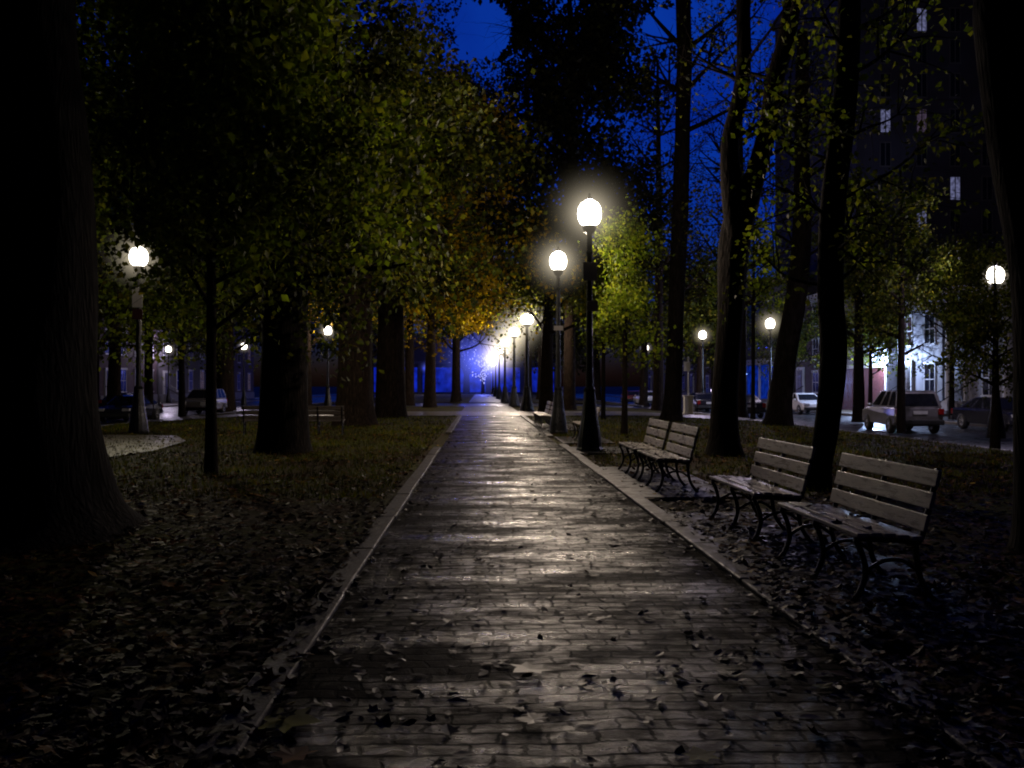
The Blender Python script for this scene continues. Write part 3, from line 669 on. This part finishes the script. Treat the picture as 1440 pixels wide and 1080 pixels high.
# benches on the right face the path (towards -x): local -y -> world -x  => rotate by -90 deg about z
blist = [(2.72, 6.2, -90, 'slatted bench nearest the camera, wet leaves on its seat'), (2.72, 8.3, -90, 'second bench on the right, mostly overlapped by the nearest bench'),
         (2.62, 12.0, -90, 'nearer bench of the far pair beside the forked trunk'), (2.62, 13.75, -90, 'farther bench of the far pair beside the forked trunk'),
         (2.75, 22.4, -90, 'bench half hidden behind the nearest lamp post'), (2.2, 28.8, -90, 'nearer of the two small benches left of the second lamp'), (2.2, 30.9, -90, 'farther of the two small benches left of the second lamp')]
for i, (x, y, a, lab) in enumerate(blist):
    o = b0 if i == 0 else copy_tree(b0)
    o.location = (x, y, .035); o.rotation_euler.z = math.radians(a); tag(o, lab, 'bench', gb)
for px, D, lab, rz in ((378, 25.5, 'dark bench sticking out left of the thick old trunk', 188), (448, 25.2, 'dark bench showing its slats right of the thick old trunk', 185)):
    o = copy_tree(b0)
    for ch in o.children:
        if 'slat' in ch.name: ch.material_slots[0].link = 'OBJECT'; ch.material_slots[0].material = M['slat_shaded']
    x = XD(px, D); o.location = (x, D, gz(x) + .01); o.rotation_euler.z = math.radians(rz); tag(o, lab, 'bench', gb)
# ------------------------------------------------------------------ cars
def car_proto(kind, paint):
    root = empty('parked_car')
    # local: x forward, y left; rear at x=-2.25
    if kind == 'suv':
        L, W, H = 4.5, 1.84, 1.72
        low = [(-2.2, .42), (-2.25, .7), (-2.22, 1.02), (-2.1, 1.06), (1.0, 1.06), (1.9, .98), (2.15, .85), (2.25, .6), (2.22, .35), (1.9, .3), (-1.9, .3)]
        gh = [(-2.14, 1.04, .86), (-1.95, 1.62, .72), (-1.7, 1.7, .68), (.1, 1.7, .68), (.35, 1.64, .7), (1.05, 1.04, .86)]
    else:
        L, W, H = 4.5, 1.78, 1.42
        low = [(-2.2, .4), (-2.25, .6), (-2.2, .92), (-1.5, .96), (1.0, .92), (1.9, .8), (2.15, .7), (2.25, .5), (2.2, .3), (1.9, .26), (-1.9, .26)]
        gh = [(-1.65, .94, .82), (-.9, 1.34, .66), (-.6, 1.4, .62), (.1, 1.4, .62), (.35, 1.34, .64), (1.15, .91, .82)]
    hw = W / 2
    m = MB(); n = len(low)
    # body loft: five stations across the width so the sides are rounded
    st = [(-hw, .86), (-hw * .94, .97), (-hw * .6, 1.0), (hw * .6, 1.0), (hw * .94, .97), (hw, .86)]
    vs = []
    for (y, s) in st:
        k = (abs(y) / hw) ** 6 * .07
        for (x, z) in low: vs.append((x * (1 - k), y if .4 < z < .95 else y * .96, .62 + (z - .62) * s))
    fs = [tuple(range(n)), tuple(range(5 * n, 6 * n))]
    for j in range(5): fs += [(j * n + i, j * n + (i + 1) % n, (j + 1) * n + (i + 1) % n, (j + 1) * n + i) for i in range(n)]
    m.add(vs, fs)
    body = m.build('body', M[paint], root, smooth=False, bevel=.03)
    g = len(gh)
    def ghz(sc, dz=0, inset=0):
        return [(x, y * (w_ * sc), z + dz) for (x, z, w_) in gh for y in (-1, 1)]
    m = MB(); vs = ghz(1.0)
    fs = [(2 * i, 2 * i + 1, 2 * ((i + 1) % g) + 1, 2 * ((i + 1) % g)) for i in range(g)] + [tuple(2 * i for i in range(g)), tuple(2 * i + 1 for i in range(g - 1, -1, -1))]
    m.add(vs, fs); m.build('cabin', M[paint], root, bevel=.03)
    # glass: windscreen, rear, and two per side, a few mm proud
    def shrink(ps, f, push):
        c = sum((Vector(p) for p in ps), Vector()) / len(ps)
        nn = (Vector(ps[1]) - Vector(ps[0])).cross(Vector(ps[2]) - Vector(ps[1])).normalized()
        if nn.dot(c - Vector((0, 0, 1.0))) < 0: nn = -nn
        return [c + (Vector(p) - c) * f + nn * push for p in ps]
    def gp(i, s): x, z, w_ = gh[i]; return (x, s * w_, z)
    def pane(name, ps, f=.86, push=.012):
        q = shrink(ps, f, push); m = MB(); m.add(q, [tuple(range(len(q)))]); return m.build(name, M['car_glass'], root)
    pane('rear_window', [gp(0, -1), gp(0, 1), gp(1, 1), gp(1, -1)], .84)
    pane('windscreen', [gp(5, -1), gp(5, 1), gp(4, 1), gp(4, -1)], .88)
    for s in (-1, 1):
        a, b_, c_, d_ = gh[0], gh[2], gh[3], gh[5]
        def lerp(p, q, t): return (p[0] + (q[0] - p[0]) * t, s * (p[2] + (q[2] - p[2]) * t), p[1] + (q[1] - p[1]) * t)
        for t0, t1 in ((.03, .3), (.33, .6), (.63, .97)):
            lo0, lo1 = lerp(a, d_, t0), lerp(a, d_, t1); u0, u1 = lerp(b_, c_, max(0, t0)), lerp(b_, c_, min(1, t1))
            pane('side_window', [lo0, lo1, u1, u0], .86, .014)
    for x in (-1.38, 1.4):
        for s in (-1, 1):
            wr = empty('wheel', (x, s * (hw - .1), .34)); wr.parent = root
            t = MB(); prof = []
            for (dy, r) in ((-.11, .2), (-.11, .31), (-.08, .34), (.08, .34), (.11, .31), (.11, .2)):
                prof.append([(r * math.cos(2 * PI * k / 24), dy, r * math.sin(2 * PI * k / 24)) for k in range(24)])
            vs = [v for ring in prof for v in ring]; fs = []
            for i in range(5):
                for k in range(24): fs.append((i * 24 + k, i * 24 + (k + 1) % 24, (i + 1) * 24 + (k + 1) % 24, (i + 1) * 24 + k))
            t.add(vs, fs); t.build('tyre', M['rubber'], wr, smooth=True)
            t = MB(); t.tube([(0, -.09, 0), (0, .09, 0)], .2, 20)
            for k in range(5):
                a = 2 * PI * k / 5; t.box(.03, .19, s * .09 - .012, s * .09 + .012, -.025, .025, Matrix.Rotation(a, 4, 'Y'))
            t.build('rim', M['rim'], wr)
    for s in (-1, 1):
        zt = .88 if kind == 'suv' else .76
        m = MB(); m.box(-2.262, -2.1, s * hw * .74, s * hw * .96, zt - .12, zt + .12); m.build('tail_light', M['tail'], root, bevel=.02)
        m = MB(); m.box(2.02, 2.235, s * hw * .5, s * hw * .92, zt - .16, zt - .02); m.build('headlight', M['head'], root, bevel=.02)
        m = MB(); m.box(.75, .92, s * (hw - .03), s * (hw + .13), zt + .14, zt + .28); m.build('mirror', M[paint], root, bevel=.03)
    m = MB(); m.box(-2.33, -2.15, -hw * .96, hw * .96, .36, .56); m.build('rear_bumper', M['rubber'], root, bevel=.04)
    m = MB(); m.box(2.15, 2.3, -hw * .93, hw * .93, .3, .5); m.build('front_bumper', M['rubber'], root, bevel=.04)
    m = MB(); m.box(-2.285, -2.27, -.26, .26, zt - .1, zt + .03); m.build('number_plate', M['plate'], root)
    return root
GC = 'cars parked along the side streets'
def put(o, x, y, ang, lab, z=ROAD):
    o.location = (x, y, z); o.rotation_euler.z = math.radians(ang); tag(o, lab, 'car', GC)
suv = car_proto('suv', 'paint_silver'); x0 = XD(1296, 32.5)
put(suv, x0 + .25, 34.7, 82, 'silver four wheel drive car parked behind the thin trunked tree')
dk = car_proto('sedan', 'paint_dark'); put(dk, 15.6, 51, 90, 'dark car parked by the kerb right of the leaning trunk')
c = copy_tree(dk); put(c, 15.6, 60, 90, 'dark car farther up the right street, left of the leaning trunk')
wh = car_proto('sedan', 'paint_white'); put(wh, 21.8, 57, -90, 'white car across the right street, left of the trunk by the benches')
c = copy_tree(wh); put(c, 15.6, 80, 90, 'white car beyond the crossing, seen right of the straight trunk')
c = copy_tree(suv); put(c, 21.8, 72 + 6, -90, 'silver tall car across the right street beyond the crossing')
c = copy_tree(dk); put(c, 21.9, 35.3, -90, 'dark car across the right street by the stone steps')
mr = car_proto('sedan', 'paint_maroon'); put(mr, 15.6, 88, 90, 'maroon car farthest up the right street')
for i, (pr, px, D, lab) in enumerate(((dk, 150, 46, 'dark car on the left street seen beside the great elm'), (wh, 218, 52, 'white car on the left street just right of the left lamp'), (suv, 285, 58, 'silver tall car on the left street behind the thin trunk'), (dk, 345, 64, 'dark car on the left street seen left of the thick trunk'), (mr, 150, 58, 'maroon car across the left street beyond the nearest dark one'), (dk, 450, 84, 'dark car on the far left street seen right of the thick trunk'))):
    c = copy_tree(pr); xx = max(-27, min(-18.2, XD(px, D))); put(c, -18.6 if i % 2 == 0 else -26.4, D, -90 if i % 2 == 0 else 90, lab)
# ------------------------------------------------------------------ houses
rngh = random.Random(9)
def house(label, x, y0, y1, H, side, wall, storeys, lit=(), door='door_dark', cornice=True, bays=3, z0=-.28, name='row_house', shop=False, depth=11, gr='row houses along the side streets', columns=False):
    """a house facing the mall. side=+1: east row (faces -x); side=-1: west row (faces +x). local: x along facade, -y outwards"""
    W = y1 - y0; root = empty(name, (x, (y0 + y1) / 2, z0), -PI / 2 if side > 0 else PI / 2)
    m = MB(); m.box(-W / 2 + .003, W / 2 - .003, 0, depth, -.2, H); wl = m.build('wall', M[wall], root)
    if cornice:
        m = MB(); m.box(-W / 2 - .08, W / 2 + .08, -.4, .4, H - .1, H + .22); m.box(-W / 2, W / 2, -.22, .2, H - .45, H - .102)
        for k in range(int(W / .5)): m.box(-W / 2 + .15 + k * .5, -W / 2 + .3 + k * .5, -.33, -.225, H - .3, H - .104)
        m.build('cornice', M['trim'], root)
    m = MB(); m.box(-W / 2, W / 2, -.1, 0.05, -.2, .9); m.build('plinth', M['stone'], root)
    sh = (H - .8) / storeys; k = 0
    for s in range(storeys):
        for b_ in range(bays):
            cx = -W / 2 + W * (b_ + .5) / bays; zb = .9 + s * sh + .35; ww, hh = min(1.15, W / bays * .5), sh * .58
            if s == 0 and b_ == 0:
                m = MB(); m.box(cx - .75, cx + .75, -.16, 0, .9, 3.35); d_ = m.build('door_frame', M['trim'], root)
                m = MB(); m.box(cx - .55, cx + .55, -.2, -.161, .9, 3.1); m.box(cx - .4, cx + .4, -.22, -.201, 1.2, 2.0); m.box(cx - .4, cx + .4, -.22, -.201, 2.15, 2.9); m.build('door', M[door], root)
                m = MB()
                for q in range(5): m.box(cx - .9, cx + .9, -.4 - .3 * q, -.1 if q == 0 else -.4 - .3 * (q - 1) - .001, -.1, .9 - .18 * q)
                m.build('steps', M['stone'], root)
                m = MB()
                for sx in (-1, 1):
                    m.tube([(cx + sx * .95, -.2, 1.75), (cx + sx * .95, -1.7, .85)], .03, 6); m.tube([(cx + sx * .95, -1.7, .85), (cx + sx * .95, -1.7, -.1)], .03, 6)
                m.build('railing', M['iron'], root); continue
            m = MB(); m.box(cx - ww / 2 - .12, cx + ww / 2 + .12, -.09, 0, zb - .14, zb); m.box(cx - ww / 2 - .12, cx + ww / 2 + .12, -.1, 0, zb + hh, zb + hh + .2)
            m.box(cx - ww / 2 - .07, cx - ww / 2, -.05, 0, zb, zb + hh); m.box(cx + ww / 2, cx + ww / 2 + .07, -.05, 0, zb, zb + hh)
            m.box(cx - ww / 2, cx + ww / 2, -.045, -.02, zb + hh * .5 - .03, zb + hh * .5 + .03); m.box(cx - .02, cx + .02, -.044, -.02, zb, zb + hh)
            fr = m.build('window', M['trim'], root)
            m = MB(); m.box(cx - ww / 2, cx + ww / 2, -.02, -.004, zb, zb + hh); m.build('pane', M[lit[k] if k < len(lit) and lit[k] else 'glass_dark'], fr); k += 1
    if columns:
        for sx in (-1, 1):
            m = MB(); m.tube([(sx * W * .32, -.7, .9), (sx * W * .32, -.7, H - .5)], [.24, .2], 14); m.box(sx * W * .32 - .3, sx * W * .32 + .3, -1.0, -.42, H - .5, H - .3); m.box(sx * W * .32 - .32, sx * W * .32 + .32, -1.02, -.4, -.1, .9); m.build('column', M['trim'], root)
        m = MB(); m.box(-W * .42, W * .42, -1.1, -.405, H - .3, H + .1); m.build('porch_roof', M['trim'], root)
    return tag(root, label, 'house', gr)
EX = 27.5
_ = 0
house('grey stone house with pale cornice and columns at the right edge', EX, 41, 49.5, 7.2, 1, 'stone', 2, (_, _, _, 'win_warm', _), columns=True)
house('pale house with a cold wall light beside the red garage doors', EX, 50, 55.5, 7.0, 1, 'stone', 2, (_, 'win_warm'), bays=2)
house('brick house beyond the red garage doors', EX, 64.5, 74, 9.0, 1, 'brick', 3, (_, _, 'win_warm', _, _, 'win_lit'))
house('tall row house with a lit upper window above the blue shop', EX, 88, 97, 13, 1, 'stone_dark', 4, (_, _, 'win_lit', _, _, 'win_warm', 'win_lit'))
house('dark row house near the end of the right street', EX, 97.5, 112, 12, 1, 'brick', 4, ('win_warm', _, _, _, 'win_warm'), bays=4)
house('last row house of the right street', EX, 113, 140, 14, 1, 'stone_dark', 4, ('win_warm', _, 'win_lit', _, _, 'win_warm', _, _, 'win_warm'), bays=6)
hs = [(34, 46, 10, 'brick', 'brick row house on the left street beside the great elm'), (46.5, 58, 9, 'stone_dark', 'dark row house on the left street behind the left lamp'), (75, 88, 11, 'brick', 'brick row house on the left street just beyond the crossing'), (88.5, 104, 12, 'stone_dark', 'dark row house second beyond the crossing on the left street'), (104.5, 125, 12, 'brick', 'long brick house far up the left street')]
for i, (a, b_, H, mt, lab) in enumerate(hs): house(lab, -33, a, b_, H, -1, mt, 3, [random.Random(i * 7 + k).choice([0, 0, 'win_warm', 0]) for k in range(10)], bays=4)
# low garage block with red doors and white framing
ga = empty('garage', (EX - .6, 59.8, -.28), -PI / 2)
m = MB(); m.box(-4.2, 4.2, 0, 8, -.2, 4.6); m.build('wall', M['stone'], ga)
m = MB(); m.box(-4.25, 4.25, -.15, .1, 3.0, 3.25); m.box(-4.25, -4.05, -.14, 0, -.1, 3.0); m.box(4.05, 4.25, -.14, 0, -.1, 3.0); m.box(-.12, .12, -.14, 0, -.1, 3.0); m.build('door_frame', M['trim'], ga)
for c0 in (-2.1, 2.1):
    m = MB(); m.box(c0 - 1.9, c0 + 1.9, -.06, -.002, -.1, 2.98)
    for k in range(5): m.box(c0 - 1.7 + k * .75, c0 - 1.2 + k * .75, -.08, -.061, .2, 2.7)
    m.build('garage_door', M['door_red'], ga)
tag(ga, 'low garage with white framed red doors left of the silver car', 'garage')
# cold lantern on the wall between the pale house and the garage
wlx, wly, wlz = EX - 1.5, 55.75, P(1272, 503, 55.7).z
wl = empty('wall_lantern', (wlx, wly, wlz))
m = MB(); m.lathe([(.08, -.22), (.17, -.18), (.22, 0), (.17, .18), (.08, .22)], sides=16); m.build('globe', M['cold_globe'], wl, smooth=True)
m = MB(); m.box(-.05, 1.5, -.04, .04, .22, .3); m.lathe([(.2, .221), (.12, .32), (.02, .4)], sides=14); m.build('bracket', M['iron'], wl)
tag(wl, 'cold bluish lantern on a wall bracket above the silver car', 'wall lamp'); mklight('lantern_bulb', (wlx, wly, wlz), 3200, (.45, .6, 1), .15)
# pale post with a small sign and a pay box, by the right street
sx = XD(968, 50); sp_ = empty('sign_post', (sx, 50, gz(sx)))
m = MB(); m.tube([(0, 0, -.05), (0, 0, 3.4)], .045, 8); m.build('pole', M['trim'], sp_)
m = MB(); m.box(-.28, .1, -.06, -.048, 2.55, 3.1); m.build('sign_plate', M['sign_white'], sp_, bevel=.005)
m = MB(); m.box(-.3, .3, -.2, .2, .0, .1); m.box(-.26, .26, -.16, .16, .1, 1.05); m.box(-.3, .3, -.2, .2, 1.05, 1.12); m.build('cabinet', M['sign_white'], sp_, bevel=.01)
tag(sp_, 'pale post with a small sign plate and white cabinet between the straight and forked trunks', 'sign post')
# blue lit shop
sh = empty('shop', (EX, 81, -.28), -PI / 2)
m = MB(); m.box(-6.9, 6.9, 0, 10, -.2, 11); m.build('wall', M['stone_dark'], sh)
for k in range(3):
    m = MB(); m.box(-6.4 + k * 4.4, -2.6 + k * 4.4, -.05, -.003, .5, 3.8); fr = m.build('shop_window', M['blue_glass_near'], sh)
m = MB()
for k in range(4): m.box(-6.75 + k * 4.4, -6.45 + k * 4.4, -.16, 0, -.1, 3.9)
m.box(-6.9, 6.9, -.2, 0, 3.9, 4.4); m.build('shop_frame', M['trim'], sh)
for s in range(2):
    for k in range(5):
        m = MB(); m.box(-5.9 + k * 2.6, -4.9 + k * 2.6, -.07, -.002, 5.4 + s * 2.8, 7.2 + s * 2.8); fr = m.build('window', M['glass_dark'], sh)
tag(sh, 'dark building with a blue glowing shop front behind the lit twig tree', 'shop')
# tall block with a few lit windows
TD = 78.0
tx0, tx1 = XD(1205, TD), XD(1455, TD)
tw = empty('tower_block', ((tx0 + tx1) / 2, TD, -.4)); W = tx1 - tx0
m = MB(); m.box(-W / 2, W / 2, 0, 22, 0, 44); m.build('wall', M['tower'], tw)
m = MB(); m.box(-W / 2 - .2, W / 2 + .2, -.3, 22.2, 44.001, 45.2); m.build('roof', M['stone_dark'], tw)
rows = [361, 313, 265, 217, 170, 120, 72, 28, -20]; cols = [1245, 1296, 1343, 1388, 1432]
litw = {(1343, 265), (1296, 313), (1245, 170), (1388, 120), (1296, 28), (1296, 170)}
for ry in rows:
    for cx in cols:
        p = P(cx, ry, TD); lx = p.x - tw.location.x; lz = p.z - tw.location.z
        hw_, hh_ = (.45, 1.05)
        m = MB(); m.box(lx - hw_ - .1, lx + hw_ + .1, -.06, 0, lz - hh_ - .12, lz - hh_); m.box(lx - hw_ - .1, lx + hw_ + .1, -.06, 0, lz + hh_, lz + hh_ + .12)
        m.box(lx - .04, lx + .04, -.05, -.021, lz - hh_, lz + hh_); m.box(lx - hw_ - .08, lx - hw_, -.05, 0, lz - hh_, lz + hh_); m.box(lx + hw_, lx + hw_ + .08, -.05, 0, lz - hh_, lz + hh_)
        fr = m.build('window', M['stone_dark'], tw)
        m = MB(); m.box(lx - hw_, lx + hw_, -.02, -.002, lz - hh_, lz + hh_)
        m.build('pane', M['win_lit' if (cx, ry) in litw and (cx, ry) != (1296, 170) else ('win_warm' if (cx, ry) in litw else 'glass_dark')], fr)
tag(tw, 'tall dark block with a few lit windows behind the right hand trees', 'building')
# blue fronted hall closing the view
BD = 195.0; hall = empty('hall', (XD(640, BD), BD, -.5))
m = MB(); m.box(-24, 24, 0, 15, 0, 14); m.build('wall', M['stone_dark'], hall)
for k in range(6):
    m = MB(); m.box(-23 + k * 7.8, -16.4 + k * 7.8, -.06, -.002, .6, 6.2); m.build('blue_window', M['blue_glass'], hall)
m = MB()
for k in range(7): m.box(-24 + k * 7.8, -23.2 + k * 7.8, -.5, 0, 0, 7)
m.box(-24.2, 24.2, -.7, 0, 7.0, 7.6); m.build('colonnade', M['stone'], hall)
tag(hall, 'wide hall with blue lit windows closing the end of the path', 'building')
# trees wound with cold lights
def led_tree(label, x, y, H, seed, mat, spread=.5, glow=None, lc=(.3, .4, 1), thick=.05, z0=None):
    rng = random.Random(seed); root = empty('light_tree', (x, y, gz(x) if z0 is None else z0)); mb = MB(); tips = []; bb = MB()
    mb.tube([(0, 0, -.1), (0, 0, H * .35)], [H * .05, H * .035], 8)
    for k in range(9):
        a = k * 2.4; d = Vector((math.cos(a) * spread, math.sin(a) * spread, 1)).normalized()
        grow(rng, mb, tips, Vector((0, 0, H * (.2 + .02 * k))), d, H * .55, H * .02, 0, 1, dict(kids=(3, 2), seg=H * .07))
    mb.build('trunk', M['bark_far'], root)
    for q in tips:
        c = q + Vector((rng.gauss(0, .04), rng.gauss(0, .04), 0)) * H
        bb.lathe([(thick * .2, -thick), (thick, 0), (thick * .2, thick)], c, 5)
    o = bb.build('light_string', M[mat], root); o['kind'] = 'stuff'
    if glow: mklight('light_string_glow', (x, y - 1, root.location.z + H * .6), glow, lc, .6)
    return tag(root, label, 'lit tree')
led_tree('small bare tree wound with cold white lights before the blue shop', XD(1045, 71.5), 75.5, 3.4, 5, 'led', .6, 250, (.25, .35, 1), .055, z0=-.27)
led_tree('far tree hung with blue and violet lights at the end of the path', XD(679, 150), 150, 7.0, 8, 'blue_led', .12, 1500, (.12, .16, 1), .13)
HALOS.append((Vector((XD(672, 152), 152, 6)), 9.5))
led_tree('larger dim blue lit tree just left of the end of the path', XD(656, 165), 165, 14, 9, 'blue_led', .4, 5000, (.06, .09, 1), .05)
# ------------------------------------------------------------------ fallen leaves and grass (nobody could count them)
rl = random.Random(77); pos = []
def ok_lawn(x, y):
    e = .35 * max(0, 1 - y / 7)
    return not (PXL - .12 + e * rl.random() * 1.4 < x < PXR + .12 - e * rl.random() * 2.2) and LX < x < RX
while len(pos) < 36000:
    y = 2.0 + 30 * rl.random() ** 1.6; x = rl.uniform(-1, 1) * (y * .7 + 1.5) + y * .03
    if not ok_lawn(x, y): continue
    if y > 14 and nz(x, y, .5) < rl.uniform(-.5, .3): continue
    pos.append((x, y, lawn_z(x, y) + (.055 if PXL - .2 < x < 3.4 and y < 9.5 else .01)))
o = flat_leaves('leaf_litter', pos, 3, M['litter'], .075, .035); tag(o, 'brown fallen leaves covering the lawns and kerbs', 'fallen leaves', kind='stuff')
pos = []
while len(pos) < 2300:
    y = 2.2 + 26 * rl.random() ** 1.3; x = rl.uniform(PXL, PXR)
    e = abs(x - .5) / 1.4
    if rl.random() > .35 + .65 * e ** 2: continue
    if nz(x, y, 1.1, 9) < rl.uniform(-.5, .35): continue
    pos.append((x, y, path_z(x, y) + .004))
for (bx, by) in ((2.72, 6.2), (2.72, 8.3), (2.62, 12), (2.62, 13.75)):
    for k in range(34): pos.append((bx + rl.uniform(-.3, .16), by + rl.uniform(-.78, .78), .5))
o = flat_leaves('path_leaves', pos, 4, M['litter_path'], .06, .008, .3, maple=.2); tag(o, 'dark wet leaves scattered on the path and bench seats', 'fallen leaves', kind='stuff')
for (px, py, mt, lab, sz) in ((405, 1012, 'leaf_yellow', 'yellow green fallen leaf on the left kerb', .17), (414, 1063, 'leaf_rust', 'rust orange fallen leaf at the bottom left', .16), (1157, 965, 'leaf_yellow', 'small yellow fallen leaf right of the path', .11), (745, 941, 'litter_path', 'dark curled leaf in the middle of the path', .16), (750, 1012, 'litter_path', 'dark curled leaf nearest the camera on the path', .17), (985, 1062, 'leaf_yellow', 'green yellow leaf at the bottom edge of the path', .15)):
    p = G(px, py, .05); o = flat_leaves('fallen_leaf', [(0, 0, 0)], int(px), M[mt], sz, 0, .1); o.location = p; tag(o, lab, 'leaf')
r = np.random.default_rng(4); n = 60000
y = 11 + 30 * r.random(n) ** 1.1; x = r.uniform(-1, 1, n) * (y * .68); keep = ((x < PXL - .3) | (x > PXR + .3)) & (x > LX) & (x < RX) & ~((x > PXR) & (x < 3.4) & (y < 15)); x = x[keep]; y = y[keep]; n = len(x)
z = np.array([lawn_z(a, b_) for a, b_ in zip(x, y)]); h = r.uniform(.04, .11, n); a = r.uniform(0, 2 * PI, n); wd = .008 + .004 * (y / 20)
lean = r.normal(0, .03, (n, 2))
V = np.stack([np.stack([x - np.cos(a) * wd, y - np.sin(a) * wd, z], 1), np.stack([x + np.cos(a) * wd, y + np.sin(a) * wd, z], 1), np.stack([x + lean[:, 0], y + lean[:, 1], z + h], 1)], 1).reshape(-1, 3)
me = bpy.data.meshes.new('grass'); me.from_pydata(V.tolist(), [], np.arange(3 * n).reshape(-1, 3).tolist()); me.update()
tag(link_mesh('grass', me, M['grass']), 'short damp grass on the lawns', 'grass', kind='stuff')
# glow halos painted as self-lit volumes round the lamps and far blue lights
def halomat():
    m, nt, out = newmat('painted_halo'); L = nt.links.new
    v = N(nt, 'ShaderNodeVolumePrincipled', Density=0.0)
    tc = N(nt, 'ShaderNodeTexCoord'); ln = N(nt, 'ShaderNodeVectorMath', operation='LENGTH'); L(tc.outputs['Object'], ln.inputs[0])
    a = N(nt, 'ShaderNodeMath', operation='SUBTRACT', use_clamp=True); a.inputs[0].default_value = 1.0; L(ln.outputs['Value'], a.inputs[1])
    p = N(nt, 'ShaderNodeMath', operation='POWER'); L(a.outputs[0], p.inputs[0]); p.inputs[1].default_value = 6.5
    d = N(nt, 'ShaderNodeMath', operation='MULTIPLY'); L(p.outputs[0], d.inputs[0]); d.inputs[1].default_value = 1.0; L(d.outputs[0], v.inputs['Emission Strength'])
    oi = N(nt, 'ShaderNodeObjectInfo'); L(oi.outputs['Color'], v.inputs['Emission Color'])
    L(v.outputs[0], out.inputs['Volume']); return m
mm = halomat(); me = None
for i, (p, r) in enumerate(HALOS):
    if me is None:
        m = MB(); m.lathe([(math.sin(PI * k / 14) + 1e-4, -math.cos(PI * k / 14)) for k in range(15)], (0, 0, 0), 24); o = m.build('halo', mm); me = o.data
    else: o = bpy.data.objects.new('halo', me); col.objects.link(o)
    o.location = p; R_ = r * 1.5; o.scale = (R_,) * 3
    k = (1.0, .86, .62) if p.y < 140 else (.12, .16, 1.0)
    b_ = (3.2 if p.y < 140 else 4.5) / R_ * (1.8 if 45 < p.y < 146 and abs(p.x) < 4 else 1); o.color = (k[0] * b_, k[1] * b_, k[2] * b_, 1); tag(o, 'painted glow halo around a light source', 'halo', kind='stuff')
